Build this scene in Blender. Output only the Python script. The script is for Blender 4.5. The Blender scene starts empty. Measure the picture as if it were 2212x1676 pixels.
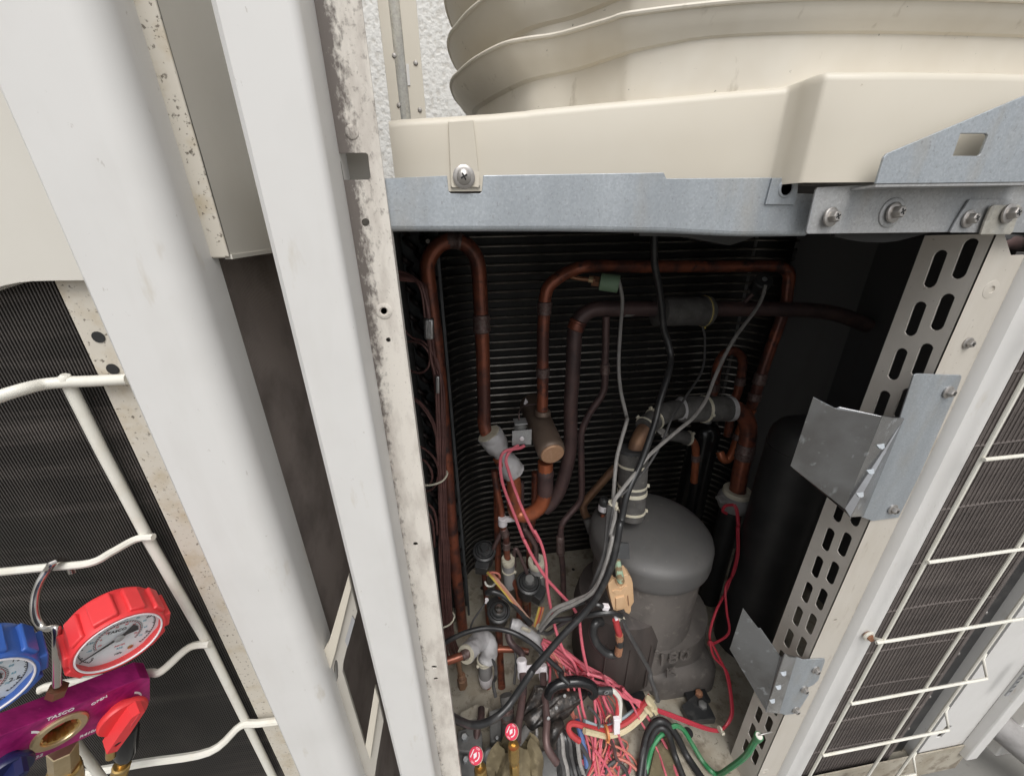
import bpy, math, random
from mathutils import Vector, Matrix
from mathutils.geometry import tessellate_polygon
random.seed(7)
sc = bpy.context.scene
COL = sc.collection

# ------------------------------------------------------------------ camera
# the camera stands 0.31 m in front of the open casing, 1.1 m above the ground, wide lens, pitched 23 degrees down
FPX, CX, CY = 834.0, 1106.0, 838.0
CAM = Vector((0.0, -0.31, 1.10))
_v = (1140.0 - CX, 2800.0 - CY); _ux = 8000.0 - CX
_uy = -(FPX * FPX + _v[0] * _ux) / _v[1]
_dn = Vector((_v[0], -_v[1], -FPX)).normalized()
AX = Vector((_ux, -_uy, -FPX)).normalized(); AZ = -_dn; AY = AZ.cross(AX)
ROT = Matrix((AX, AY, AZ))                       # camera space -> world
cd = bpy.data.cameras.new('camera'); cam = bpy.data.objects.new('camera', cd); COL.objects.link(cam)
cam.matrix_world = Matrix.Translation(CAM) @ ROT.to_4x4()
cd.sensor_fit = 'HORIZONTAL'; cd.sensor_width = 36.0; cd.lens = 36.0 * FPX / 2212.0
cd.clip_start = 0.01; cd.clip_end = 500
sc.camera = cam

# ------------------------------------------------------------------ light: bright overcast day
world = bpy.data.worlds.new('World'); sc.world = world; world.use_nodes = True
nt = world.node_tree; nt.nodes.clear()
sky = nt.nodes.new('ShaderNodeTexSky'); sky.sky_type = 'NISHITA'; sky.sun_disc = False
SUN_EL, SUN_AZ = 58.0, 178.0
sky.sun_elevation = math.radians(SUN_EL); sky.sun_rotation = math.radians(SUN_AZ)
sky.air_density = 1.0; sky.dust_density = 4.0; sky.ozone_density = 1.0
hs = nt.nodes.new('ShaderNodeHueSaturation'); hs.inputs['Saturation'].default_value = 0.12
bg = nt.nodes.new('ShaderNodeBackground'); bg.inputs['Strength'].default_value = 0.12
wo = nt.nodes.new('ShaderNodeOutputWorld')
nt.links.new(sky.outputs[0], hs.inputs['Color']); nt.links.new(hs.outputs[0], bg.inputs['Color']); nt.links.new(bg.outputs[0], wo.inputs[0])
sl = bpy.data.lights.new('sun', 'SUN'); so = bpy.data.objects.new('sun', sl); COL.objects.link(so)
sl.energy = 1.3; sl.angle = math.radians(35); sl.color = (1.0, 0.975, 0.94)
_e, _a = math.radians(SUN_EL), math.radians(SUN_AZ)
_d = Vector((math.sin(_a) * math.cos(_e), math.cos(_a) * math.cos(_e), math.sin(_e)))
so.location = _d * 5 + Vector((0, 0, 1)); so.rotation_euler = (-_d).to_track_quat('-Z', 'Y').to_euler()
vs_ = sc.view_settings
vs_.view_transform = 'Standard'; vs_.look = 'None'; vs_.gamma = 1.0; vs_.use_curve_mapping = False
vs_.exposure = 0.35
sc.cycles.max_bounces = 8; sc.cycles.diffuse_bounces = 5; sc.cycles.glossy_bounces = 4
sc.cycles.use_denoising = True
sc.cycles.sample_clamp_indirect = 6.0

# ------------------------------------------------------------------ from the picture to the place
SS = 3054.0 / 2212.0
def zone(x0, y0, k):
    return lambda x, y: ((x0 + x / k) / SS, (y0 + y / k) / SS)
zA = zone(0, 0, 2.095); zB = zone(900, 0, 2.095); zC = zone(1900, 0, 1.9168); zD = zone(0, 750, 2.095); zE = zone(0, 1514, 2.095)
zF = zone(1100, 650, 2.61875); zG = zone(1800, 650, 2.61875); zH = zone(1200, 1150, 3.49167); zI = zone(1700, 1150, 3.49167)
zJ = zone(1280, 1550, 3.49167); zK = zone(1700, 1550, 3.49167); zL = zone(1300, 1900, 4.0218); zM = zone(1800, 1900, 4.0218)
zN = zone(2200, 1050, 2.3946); zO = zone(2100, 1614, 2.3187); zP = zone(2500, 480, 3.991); zQ = zone(0, 1700, 4.1896)
zR = zone(0, 2000, 4.6083); zS = zone(900, 1650, 2.525)
def z0(x, y): return (x, y)
def ray(px, py): return ROT @ Vector((px - CX, -(py - CY), -FPX))
def P(p, Y): d = ray(*p); return CAM + d * ((Y - CAM.y) / d.y)       # point of the line of sight at depth Y
def PZ(p, Z): d = ray(*p); return CAM + d * ((Z - CAM.z) / d.z)      # ... at height Z
def PX(p, X): d = ray(*p); return CAM + d * (X / d.x)
def mpp(v): return -((ROT.transposed() @ (v - CAM)).z) / FPX         # metres per picture unit there
def L(z, pts): return [P(z(a, b), c) for a, b, c in pts]

# ------------------------------------------------------------------ shapes: every generator returns (verts, faces)
def cr(pts, k=6):
    if len(pts) < 3: return list(pts)
    out = []
    for i in range(len(pts) - 1):
        p0 = pts[i - 1] if i else pts[0] * 2 - pts[1]; p1, p2 = pts[i], pts[i + 1]
        p3 = pts[i + 2] if i + 2 < len(pts) else pts[-1] * 2 - pts[-2]
        for j in range(k):
            t = j / k; t2 = t * t; t3 = t2 * t
            out.append(0.5 * ((2 * p1) + (p2 - p0) * t + (2 * p0 - 5 * p1 + 4 * p2 - p3) * t2 + (3 * p1 - p0 - 3 * p2 + p3) * t3))
    out.append(pts[-1].copy()); return out
def frame(ax):
    ax = ax.normalized(); u = ax.cross(Vector((0, 0, 1)))
    if u.length < 1e-3: u = Vector((1, 0, 0))
    u.normalize(); return u, ax.cross(u), ax
def g_tube(pts, r, n=10, caps=True):
    m = len(pts); rs = r if isinstance(r, (list, tuple)) else [r] * m
    V, Fc = [], []
    tg = [(pts[min(i + 1, m - 1)] - pts[max(i - 1, 0)]).normalized() for i in range(m)]
    u, w, _ = frame(tg[0])
    for i in range(m):
        u = (u - tg[i] * u.dot(tg[i])).normalized(); w = tg[i].cross(u)
        for j in range(n):
            a = 2 * math.pi * j / n; V.append(pts[i] + (u * math.cos(a) + w * math.sin(a)) * rs[i])
    for i in range(m - 1):
        for j in range(n):
            Fc.append((i * n + j, i * n + (j + 1) % n, (i + 1) * n + (j + 1) % n, (i + 1) * n + j))
    if caps: Fc.append(tuple(range(n - 1, -1, -1))); Fc.append(tuple(range((m - 1) * n, m * n)))
    return V, Fc
def g_lathe(prof, o, ax, n=24, a0=0.0, a1=2 * math.pi, ring=False, lids=True):
    u, w, z = frame(ax); full = abs(a1 - a0 - 2 * math.pi) < 1e-4; V, Fc = [], []
    k = n if full else n + 1
    for r, h in prof:
        for j in range(k):
            a = a0 + (a1 - a0) * j / n; V.append(o + z * h + (u * math.cos(a) + w * math.sin(a)) * r)
    np_ = len(prof)
    for i in range(np_ if ring else np_ - 1):
        for j in range(n):
            i2 = (i + 1) % np_; Fc.append((i * k + j, i * k + (j + 1) % k, i2 * k + (j + 1) % k, i2 * k + j))
    if full and lids and not ring:
        if prof[0][0] > 1e-5: Fc.append(tuple(range(n - 1, -1, -1)))
        if prof[-1][0] > 1e-5: Fc.append(tuple(range((len(prof) - 1) * n, len(prof) * n)))
    return V, Fc
def g_box(c, hx, hy, hz, X=Vector((1, 0, 0)), Y=Vector((0, 1, 0)), Z=Vector((0, 0, 1))):
    V = [c + X * (hx * a) + Y * (hy * b) + Z * (hz * d) for a in (-1, 1) for b in (-1, 1) for d in (-1, 1)]
    return V, [(0, 1, 3, 2), (4, 6, 7, 5), (0, 4, 5, 1), (2, 3, 7, 6), (0, 2, 6, 4), (1, 5, 7, 3)]
def bx(x0, x1, y0, y1, z0_, z1): return g_box(Vector(((x0 + x1) / 2, (y0 + y1) / 2, (z0_ + z1) / 2)), (x1 - x0) / 2, (y1 - y0) / 2, (z1 - z0_) / 2)
def g_prism(loops, o, ux, uy, uz, d):
    """flat outline with holes (2D loops), thickness d along uz"""
    flat = [p for l in loops for p in l]; n = len(flat)
    tri = tessellate_polygon([[Vector((a, b, 0)) for a, b in l] for l in loops])
    V = [o + ux * a + uy * b for a, b in flat] + [o + ux * a + uy * b + uz * d for a, b in flat]
    Fc = [tuple(t) for t in tri] + [tuple(i + n for i in reversed(t)) for t in tri]
    s = 0
    for l in loops:
        m = len(l)
        for i in range(m): Fc.append((s + i, s + (i + 1) % m, s + n + (i + 1) % m, s + n + i))
        s += m
    return V, Fc
EX, EY, EZ = Vector((1, 0, 0)), Vector((0, 1, 0)), Vector((0, 0, 1))
def ell(cx, cy, rx, ry, n=14, ph=0): return [(cx + rx * math.cos(2 * math.pi * i / n + ph), cy + ry * math.sin(2 * math.pi * i / n + ph)) for i in range(n)]
def g_plate(pxs, Y, t, holes=()):
    """outline given in picture units, standing in the plane Y, thickness t away from the viewer"""
    w = lambda l: [((v := P(p, Y)).x, v.z) for p in l]
    return g_prism([w(pxs)] + [w(h) for h in holes], Vector((0, Y, 0)), EX, EZ, EY, t)
def g_sheet(pts, t, nrm=None):
    """polygon through given points, with thickness"""
    n = len(pts); N = nrm
    if N is None:
        N = Vector()
        for i in range(n): N += (pts[i] - pts[0]).cross(pts[(i + 1) % n] - pts[0])
        N.normalize()
        if N.y < 0: N = -N
    V = list(pts) + [p + N * t for p in pts]
    tri = tessellate_polygon([pts])
    Fc = [tuple(q) for q in tri] + [tuple(i + n for i in reversed(q)) for q in tri] + [(i, (i + 1) % n, n + (i + 1) % n, n + i) for i in range(n)]
    return V, Fc
def join(*gs):
    V, Fc = [], []
    for v, f in gs:
        b = len(V); V += v; Fc += [tuple(i + b for i in q) for q in f]
    return V, Fc

# ------------------------------------------------------------------ objects
ORG = {}
def obj(name, g, mat, parent=None, smooth=True, bev=0.0, org=None, kind=None):
    V, Fc = g
    if parent is not None: o0 = ORG[parent.name]
    elif org is not None: o0 = Vector(org)
    else:
        n = len(V); o0 = Vector((sum(v.x for v in V) / n, sum(v.y for v in V) / n, min(v.z for v in V)))
    me = bpy.data.meshes.new(name); me.from_pydata([v - o0 for v in V], [], Fc); me.validate()
    import bmesh
    bm = bmesh.new(); bm.from_mesh(me); bmesh.ops.recalc_face_normals(bm, faces=bm.faces); bm.to_mesh(me); bm.free()
    for m in (mat if isinstance(mat, (list, tuple)) else [mat]): me.materials.append(M[m])
    o = bpy.data.objects.new(name, me); COL.objects.link(o)
    if parent is not None: o.parent = parent
    else: o.location = o0
    ORG[o.name] = o0
    if smooth:
        for p in me.polygons: p.use_smooth = True
        me.set_sharp_from_angle(angle=math.radians(38))
    if bev:
        b = o.modifiers.new('edge', 'BEVEL'); b.width = bev; b.segments = 2; b.limit_method = 'ANGLE'; b.angle_limit = math.radians(35)
    if kind: o['kind'] = kind
    return o
def thing(name, label, cat, loc, group=None):
    o = bpy.data.objects.new(name, None); COL.objects.link(o); o.location = loc; o.empty_display_size = 0.02
    ORG[o.name] = Vector(loc); o['label'] = label; o['category'] = cat
    if group: o['group'] = group
    return o
def tag(o, label, cat, group=None):
    o['label'] = label; o['category'] = cat
    if group: o['group'] = group
    return o
def solo(name, g, mat, label, cat, group=None, **k): return tag(obj(name, g, mat, **k), label, cat, group)
def tubew(pts, w, n=10, k=6, caps=True):
    """smooth tube whose width in picture units at its middle is w"""
    r = 0.5 * w * mpp(pts[len(pts) // 2]); return g_tube(cr(pts, k), r, n, caps)
def rad(p, w): return 0.5 * w * mpp(p)
def along(pts, t):
    """point and direction at fraction t of a polyline"""
    tot = sum((b - a).length for a, b in zip(pts, pts[1:])); s = t * tot
    for a, b in zip(pts, pts[1:]):
        l = (b - a).length
        if s <= l: return a + (b - a) * (s / l), (b - a).normalized()
        s -= l
    return pts[-1], (pts[-1] - pts[-2]).normalized()
def text_g(s, size, o, ux, uy, depth, align='CENTER', bold=0.0):
    """raised lettering as a mesh: ux is the writing direction, uy up"""
    cu = bpy.data.curves.new('t', 'FONT'); cu.body = s; cu.size = size; cu.align_x = align; cu.align_y = 'CENTER'; cu.extrude = depth; cu.offset = bold; cu.resolution_u = 3
    ob = bpy.data.objects.new('t', cu); COL.objects.link(ob)
    dg = bpy.context.evaluated_depsgraph_get(); me = bpy.data.meshes.new_from_object(ob.evaluated_get(dg))
    uz = ux.cross(uy)
    V = [o + ux * v.co.x + uy * v.co.y + uz * v.co.z for v in me.vertices]; Fc = [tuple(p.vertices) for p in me.polygons]
    bpy.data.objects.remove(ob); bpy.data.curves.remove(cu); bpy.data.meshes.remove(me)
    return V, Fc

# ------------------------------------------------------------------ materials
M = {}
def new_mat(name):
    m = bpy.data.materials.new(name); m.use_nodes = True; nt = m.node_tree
    M[name] = m; return nt, nt.nodes['Principled BSDF']
def nd(nt, t, **k):
    n = nt.nodes.new(t)
    for a, b in k.items():
        if a in n.inputs: n.inputs[a].default_value = b
        else: setattr(n, a, b)
    return n
def coords(nt, scale=(1, 1, 1), world_=False):
    if world_: src = nd(nt, 'ShaderNodeNewGeometry').outputs['Position']
    else: src = nd(nt, 'ShaderNodeTexCoord').outputs['Object']
    mp = nd(nt, 'ShaderNodeMapping'); mp.inputs['Scale'].default_value = scale; nt.links.new(src, mp.inputs[0]); return mp.outputs[0]
def noise_mask(nt, vec, scale, lo, hi, detail=4.0, rough=0.6, dist=0.0):
    n = nd(nt, 'ShaderNodeTexNoise', Scale=scale, Detail=detail, Roughness=rough, Distortion=dist); nt.links.new(vec, n.inputs['Vector'])
    r = nd(nt, 'ShaderNodeMapRange'); r.inputs['From Min'].default_value = lo; r.inputs['From Max'].default_value = hi
    nt.links.new(n.outputs[0], r.inputs[0]); return r.outputs[0]
def mix(nt, fac, a, b):
    m = nd(nt, 'ShaderNodeMix', data_type='RGBA')
    for i, x in ((0, fac), (6, a), (7, b)):
        if isinstance(x, (tuple, list)): m.inputs[i].default_value = (*x, 1)
        elif isinstance(x, (int, float)): m.inputs[i].default_value = x
        else: nt.links.new(x, m.inputs[i])
    return m.outputs[2]
def mul(nt, a, b, op='MULTIPLY'):
    m = nd(nt, 'ShaderNodeMath', operation=op, use_clamp=True)
    for i, x in enumerate((a, b)):
        if isinstance(x, (int, float)): m.inputs[i].default_value = x
        else: nt.links.new(x, m.inputs[i])
    return m.outputs[0]
def mat(name, col, rough=0.5, metal=0.0, layers=(), bump=0.0, bscale=300.0, bstretch=(1, 1, 1), world_=False, coat=0.0, alpha=None):
    """layers: (colour, noise scale, lo, hi, strength, stretch) painted one over the other: stains, wear, oxide"""
    nt, b = new_mat(name); c = None
    for ly in layers:
        cl, s, lo, hi, st = ly[:5]; stretch = ly[5] if len(ly) > 5 else (1, 1, 1)
        f = mul(nt, noise_mask(nt, coords(nt, stretch, world_), s, lo, hi), st)
        c = mix(nt, f, c if c is not None else col, cl)
    if c is not None: nt.links.new(c, b.inputs['Base Color'])
    else: b.inputs['Base Color'].default_value = (*col, 1)
    b.inputs['Roughness'].default_value = rough; b.inputs['Metallic'].default_value = metal
    if coat: b.inputs['Coat Weight'].default_value = coat; b.inputs['Coat Roughness'].default_value = 0.1
    if bump:
        n = nd(nt, 'ShaderNodeTexNoise', Scale=bscale, Detail=4.0); nt.links.new(coords(nt, bstretch, world_), n.inputs['Vector'])
        bp = nd(nt, 'ShaderNodeBump', Strength=bump, Distance=0.001); nt.links.new(n.outputs[0], bp.inputs['Height']); nt.links.new(bp.outputs[0], b.inputs['Normal'])
    return nt, b
W_, BG_ = (0.67, 0.66, 0.643), (0.62, 0.575, 0.49)
mat('white_paint', W_, 0.40, 0, [((0.60, 0.59, 0.57), 9, 0.45, 0.75, 0.7), ((0.58, 0.56, 0.53), 26, 0.52, 0.72, 0.35, (1, 1, 0.22)), ((0.50, 0.45, 0.37), 55, 0.64, 0.74, 0.45, (1, 1, 0.3)), ((0.40, 0.37, 0.33), 210, 0.70, 0.74, 0.5, (1, 1, 0.5)), ((0.22, 0.20, 0.18), 330, 0.755, 0.775, 0.7)], 0.40, 8)
mat('beige_paint', BG_, 0.45, 0, [((0.55, 0.49, 0.39), 7, 0.45, 0.8, 0.5), ((0.36, 0.30, 0.22), 150, 0.73, 0.77, 0.6)], 0.03, 80)
mat('bell_paint', (0.69, 0.645, 0.56), 0.5, 0, [((0.50, 0.43, 0.32), 8, 0.4, 0.75, 0.6), ((0.30, 0.25, 0.18), 60, 0.64, 0.75, 0.5, (1, 1, 0.5)), ((0.12, 0.10, 0.07), 190, 0.71, 0.74, 0.8)], 0.03, 80)
mat('grey_beige', (0.45, 0.425, 0.38), 0.5, 0, [((0.38, 0.35, 0.30), 20, 0.4, 0.7, 0.5), ((0.12, 0.10, 0.08), 240, 0.70, 0.74, 0.6)], 0.03, 90)
mat('slot_paint', (0.66, 0.625, 0.57), 0.5, 0, [((0.52, 0.48, 0.42), 20, 0.4, 0.7, 0.5), ((0.16, 0.13, 0.10), 240, 0.70, 0.74, 0.6)], 0.03, 90)
mat('cream_paint', (0.63, 0.605, 0.55), 0.45, 0, [((0.57, 0.54, 0.48), 7, 0.45, 0.8, 0.5)], 0.03, 60)
mat('post_paint', (0.52, 0.485, 0.43), 0.55, 0, [((0.44, 0.40, 0.34), 30, 0.45, 0.7, 0.6, (1, 1, 0.3)), ((0.16, 0.13, 0.10), 260, 0.66, 0.72, 0.7), ((0.30, 0.25, 0.19), 70, 0.6, 0.72, 0.6, (1, 1, 0.25))], 0.05, 200)
mat('mouldy_paint', (0.55, 0.51, 0.44), 0.6, 0, [((0.42, 0.34, 0.22), 40, 0.5, 0.72, 0.7), ((0.09, 0.07, 0.05), 300, 0.60, 0.66, 0.85), ((0.07, 0.055, 0.04), 120, 0.64, 0.70, 0.8)], 0.06, 200)
mat('pan_paint', (0.40, 0.365, 0.30), 0.6, 0, [((0.27, 0.23, 0.17), 16, 0.42, 0.65, 0.8), ((0.16, 0.13, 0.095), 34, 0.52, 0.66, 0.8), ((0.06, 0.048, 0.036), 110, 0.64, 0.72, 0.85), ((0.05, 0.04, 0.03), 420, 0.66, 0.70, 0.7)], 0.06, 200)
# the left post: rubbed-off gasket and black grime along its outer edge
nt, b = new_mat('grimy_post')
vec = coords(nt, (1, 1, 1), True)
sx = nd(nt, 'ShaderNodeSeparateXYZ'); nt.links.new(vec, sx.inputs[0])
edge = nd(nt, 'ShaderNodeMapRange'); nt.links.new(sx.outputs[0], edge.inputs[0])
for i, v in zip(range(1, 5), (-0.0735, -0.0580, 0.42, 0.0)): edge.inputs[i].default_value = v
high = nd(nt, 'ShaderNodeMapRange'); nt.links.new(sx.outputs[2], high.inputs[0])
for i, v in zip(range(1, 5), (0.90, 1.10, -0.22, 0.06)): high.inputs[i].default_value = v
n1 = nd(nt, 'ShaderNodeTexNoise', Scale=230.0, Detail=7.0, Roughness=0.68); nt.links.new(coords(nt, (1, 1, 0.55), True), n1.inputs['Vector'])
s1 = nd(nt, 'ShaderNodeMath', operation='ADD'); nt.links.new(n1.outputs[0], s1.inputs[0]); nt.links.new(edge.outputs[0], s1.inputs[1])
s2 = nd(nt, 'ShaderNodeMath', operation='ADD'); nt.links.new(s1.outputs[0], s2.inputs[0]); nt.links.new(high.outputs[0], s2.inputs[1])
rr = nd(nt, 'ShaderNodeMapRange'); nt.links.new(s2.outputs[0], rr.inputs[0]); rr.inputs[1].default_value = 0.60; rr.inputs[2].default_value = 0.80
f2 = mul(nt, noise_mask(nt, coords(nt, (1, 1, 0.35), True), 48, 0.46, 0.70, 6.0), 0.85)
c = mix(nt, f2, (0.68, 0.64, 0.58), (0.40, 0.355, 0.315))
f4 = mul(nt, noise_mask(nt, coords(nt, (1, 1, 0.5), True), 30, 0.58, 0.74, 8.0, 0.7), 0.85); c = mix(nt, f4, c, (0.17, 0.145, 0.13))
f3 = mul(nt, noise_mask(nt, vec, 500, 0.62, 0.68), 0.5); c = mix(nt, f3, c, (0.22, 0.18, 0.15))
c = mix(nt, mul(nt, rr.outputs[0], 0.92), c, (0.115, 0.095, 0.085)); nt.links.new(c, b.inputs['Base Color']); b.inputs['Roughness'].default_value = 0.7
bp = nd(nt, 'ShaderNodeBump', Strength=0.5, Distance=0.0008); nt.links.new(rr.outputs[0], bp.inputs['Height']); nt.links.new(bp.outputs[0], b.inputs['Normal'])
# hot-dip zinc with its crystal spangle
def zinc(name, a, bcol, rough, vs=620.0, stain=(0.40, 0.36, 0.30), metal=0.55):
    nt, b = new_mat(name); vec = coords(nt)
    vo = nd(nt, 'ShaderNodeTexVoronoi', Scale=vs); nz = nd(nt, 'ShaderNodeTexNoise', Scale=90.0, Detail=5.0)
    nt.links.new(vec, vo.inputs['Vector']); nt.links.new(vec, nz.inputs['Vector'])
    bw = nd(nt, 'ShaderNodeRGBToBW'); nt.links.new(vo.outputs['Color'], bw.inputs[0])
    c = mix(nt, bw.outputs[0], a, bcol)
    c = mix(nt, mul(nt, noise_mask(nt, coords(nt, (1, 1, 0.35)), 24, 0.5, 0.72), 0.55), c, stain)
    c = mix(nt, mul(nt, noise_mask(nt, coords(nt, (1, 1, 0.12)), 16, 0.45, 0.62), 0.6), c, (0.29, 0.315, 0.34))
    c = mix(nt, mul(nt, noise_mask(nt, vec, 520, 0.58, 0.66), 0.22), c, (0.66, 0.68, 0.70))
    c = mix(nt, mul(nt, noise_mask(nt, vec, 420, 0.62, 0.68), 0.5), c, (0.25, 0.25, 0.25))
    nt.links.new(c, b.inputs['Base Color']); b.inputs['Metallic'].default_value = metal
    rg = nd(nt, 'ShaderNodeMapRange'); nt.links.new(nz.outputs[0], rg.inputs[0]); rg.inputs[3].default_value = rough - 0.12; rg.inputs[4].default_value = rough + 0.15
    nt.links.new(rg.outputs[0], b.inputs['Roughness'])
    bp = nd(nt, 'ShaderNodeBump', Strength=0.12, Distance=0.0006); nt.links.new(nz.outputs[0], bp.inputs['Height']); nt.links.new(bp.outputs[0], b.inputs['Normal'])
zinc('galvanised', (0.37, 0.40, 0.43), (0.47, 0.505, 0.535), 0.47)
mat('steel_plate', (0.36, 0.37, 0.385), 0.24, 0.95, [((0.22, 0.215, 0.215), 10, 0.42, 0.62, 0.8), ((0.60, 0.64, 0.68), 70, 0.60, 0.66, 0.7), ((0.62, 0.66, 0.70), 30, 0.66, 0.70, 0.6, (1, 1, 0.4))], 0.12, 60)
zinc('zinc_dull', (0.36, 0.36, 0.36), (0.47, 0.475, 0.475), 0.55)
zinc('zinc_plate', (0.27, 0.28, 0.29), (0.33, 0.345, 0.36), 0.30, 60.0, (0.50, 0.54, 0.58), 0.95)
zinc('old_zinc', (0.36, 0.34, 0.30), (0.52, 0.50, 0.44), 0.6, 300.0, (0.22, 0.19, 0.14))
mat('screw_steel', (0.42, 0.40, 0.38), 0.38, 0.8, [((0.25, 0.22, 0.19), 300, 0.5, 0.7, 0.6)])
mat('rust', (0.30, 0.13, 0.07), 0.8, 0.1, [((0.45, 0.24, 0.14), 400, 0.4, 0.6, 0.7)], 0.3, 500)
mat('dark_recess', (0.02, 0.02, 0.02), 0.8)
mat('copper', (0.31, 0.098, 0.055), 0.34, 0.4, [((0.10, 0.048, 0.042), 13, 0.44, 0.60, 0.9), ((0.04, 0.032, 0.036), 34, 0.54, 0.66, 0.8)], 0.03, 200)
mat('copper_bright', (0.44, 0.135, 0.062), 0.34, 0.4, [((0.27, 0.088, 0.05), 30, 0.42, 0.6, 0.8), ((0.09, 0.06, 0.06), 26, 0.60, 0.66, 0.85)], 0.03, 200)
mat('copper_dull', (0.135, 0.085, 0.08), 0.48, 0.35, [((0.07, 0.05, 0.052), 18, 0.42, 0.62, 0.8), ((0.19, 0.10, 0.08), 60, 0.6, 0.7, 0.6)], 0.04, 200)
mat('copper_brown', (0.30, 0.17, 0.10), 0.45, 0.4, [((0.19, 0.11, 0.075), 30, 0.42, 0.62, 0.7)], 0.03, 200)
mat('braze', (0.20, 0.15, 0.14), 0.5, 0.5, [((0.12, 0.06, 0.05), 200, 0.45, 0.62, 0.8)], 0.1, 500)
mat('capillary', (0.21, 0.105, 0.095), 0.42, 0.4, [((0.12, 0.06, 0.055), 40, 0.4, 0.6, 0.7)])
mat('fin_black', (0.055, 0.05, 0.046), 0.42, 0.2, [((0.14, 0.123, 0.112), 26, 0.50, 0.64, 0.75, (0.1, 1, 1)), ((0.11, 0.097, 0.088), 10, 0.48, 0.68, 0.6), ((0.14, 0.125, 0.11), 900, 0.70, 0.73, 0.5)])
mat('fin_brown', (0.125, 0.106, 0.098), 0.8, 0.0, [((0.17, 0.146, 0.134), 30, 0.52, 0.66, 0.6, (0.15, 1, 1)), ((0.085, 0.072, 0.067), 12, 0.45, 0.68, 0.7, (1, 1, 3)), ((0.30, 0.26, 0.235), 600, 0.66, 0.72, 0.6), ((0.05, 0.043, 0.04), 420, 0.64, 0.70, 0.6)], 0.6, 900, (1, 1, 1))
mat('fin_gap_lit', (0.34, 0.29, 0.265), 0.85, 0.0, [((0.16, 0.136, 0.125), 12, 0.45, 0.68, 0.7), ((0.42, 0.37, 0.34), 600, 0.66, 0.72, 0.6)], 0.4, 900)  # fin brown lightened to stand in for sky light missing in the gap
mat('coil_fin', (0.014, 0.0135, 0.013), 0.55, 0.2, [((0.04, 0.036, 0.032), 20, 0.5, 0.7, 0.6)])
mat('coil_tube', (0.27, 0.25, 0.225), 0.27, 0.7, [((0.07, 0.064, 0.058), 9, 0.45, 0.65, 0.8)])
mat('hairpin', (0.06, 0.045, 0.042), 0.45, 0.4)
mat('tube_sheet', (0.10, 0.105, 0.11), 0.5, 0.4, [((0.05, 0.05, 0.05), 40, 0.4, 0.65, 0.7)])
mat('inner_panel', (0.135, 0.134, 0.133), 0.45, 0.1, [((0.10, 0.095, 0.09), 14, 0.5, 0.75, 0.6, (1, 1, 0.2)), ((0.3, 0.28, 0.26), 500, 0.72, 0.75, 0.4)])
mat('black_rubber', (0.02, 0.02, 0.021), 0.42, 0, [((0.05, 0.048, 0.046), 40, 0.5, 0.7, 0.6), ((0.16, 0.15, 0.14), 300, 0.68, 0.73, 0.35)], 0.1, 300)
mat('cable_black', (0.025, 0.025, 0.026), 0.33, 0, [((0.07, 0.067, 0.064), 45, 0.52, 0.7, 0.6)], 0.05, 300)
mat('black_foam', (0.034, 0.034, 0.035), 0.85, 0, [((0.06, 0.06, 0.062), 14, 0.4, 0.7, 0.7)], 0.15, 500)
mat('black_plastic', (0.034, 0.035, 0.036), 0.36, 0, [((0.09, 0.088, 0.085), 60, 0.48, 0.7, 0.6)], 0.03, 300)
mat('black_gloss', (0.012, 0.012, 0.013), 0.18, 0)
mat('burnt_foil', (0.045, 0.038, 0.034), 0.28, 0.3, [((0.12, 0.10, 0.085), 90, 0.52, 0.66, 0.8), ((0.012, 0.012, 0.012), 60, 0.45, 0.6, 0.8)], 0.9, 160)
mat('grey_foam', (0.30, 0.29, 0.285), 0.75, 0, [((0.20, 0.19, 0.185), 30, 0.45, 0.65, 0.7)], 0.12, 250)
mat('grey_tape', (0.47, 0.46, 0.465), 0.42, 0, [((0.30, 0.29, 0.285), 26, 0.50, 0.68, 0.7), ((0.16, 0.15, 0.145), 60, 0.64, 0.72, 0.5)], 0.6, 120)
mat('dark_foam', (0.115, 0.11, 0.105), 0.9, 0, [((0.07, 0.066, 0.062), 40, 0.4, 0.65, 0.8), ((0.2, 0.185, 0.16), 120, 0.6, 0.72, 0.5)], 0.25, 300)
mat('cream_foam', (0.58, 0.54, 0.43), 0.8, 0, [((0.40, 0.36, 0.27), 80, 0.5, 0.7, 0.6)], 0.1, 400)
mat('cream_plastic', (0.62, 0.58, 0.47), 0.45, 0, [((0.5, 0.44, 0.30), 60, 0.5, 0.7, 0.6)])
mat('compressor_grey', (0.098, 0.096, 0.095), 0.5, 0.0, [((0.135, 0.128, 0.12), 8, 0.42, 0.7, 0.6), ((0.07, 0.068, 0.066), 22, 0.55, 0.75, 0.5), ((0.26, 0.24, 0.215), 55, 0.66, 0.76, 0.35), ((0.45, 0.42, 0.38), 210, 0.735, 0.76, 0.8)], 0.05, 150)
mat('jacket_grey', (0.15, 0.134, 0.122), 0.75, 0.0, [((0.10, 0.09, 0.083), 24, 0.42, 0.66, 0.8, (1, 1, 0.35)), ((0.28, 0.25, 0.22), 60, 0.58, 0.72, 0.5), ((0.45, 0.42, 0.38), 300, 0.71, 0.75, 0.5)], 0.12, 160)
mat('jacket_dark', (0.068, 0.055, 0.05), 0.7, 0.0, [((0.035, 0.03, 0.028), 20, 0.42, 0.64, 0.8, (1, 1, 0.2)), ((0.13, 0.11, 0.095), 60, 0.6, 0.75, 0.5, (1, 1, 0.3))], 0.1, 160)
mat('vessel_black', (0.022, 0.022, 0.023), 0.5, 0, [((0.045, 0.044, 0.043), 10, 0.45, 0.7, 0.7)], 0.03, 200)
mat('vessel_gloss', (0.012, 0.012, 0.013), 0.22, 0)
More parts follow.
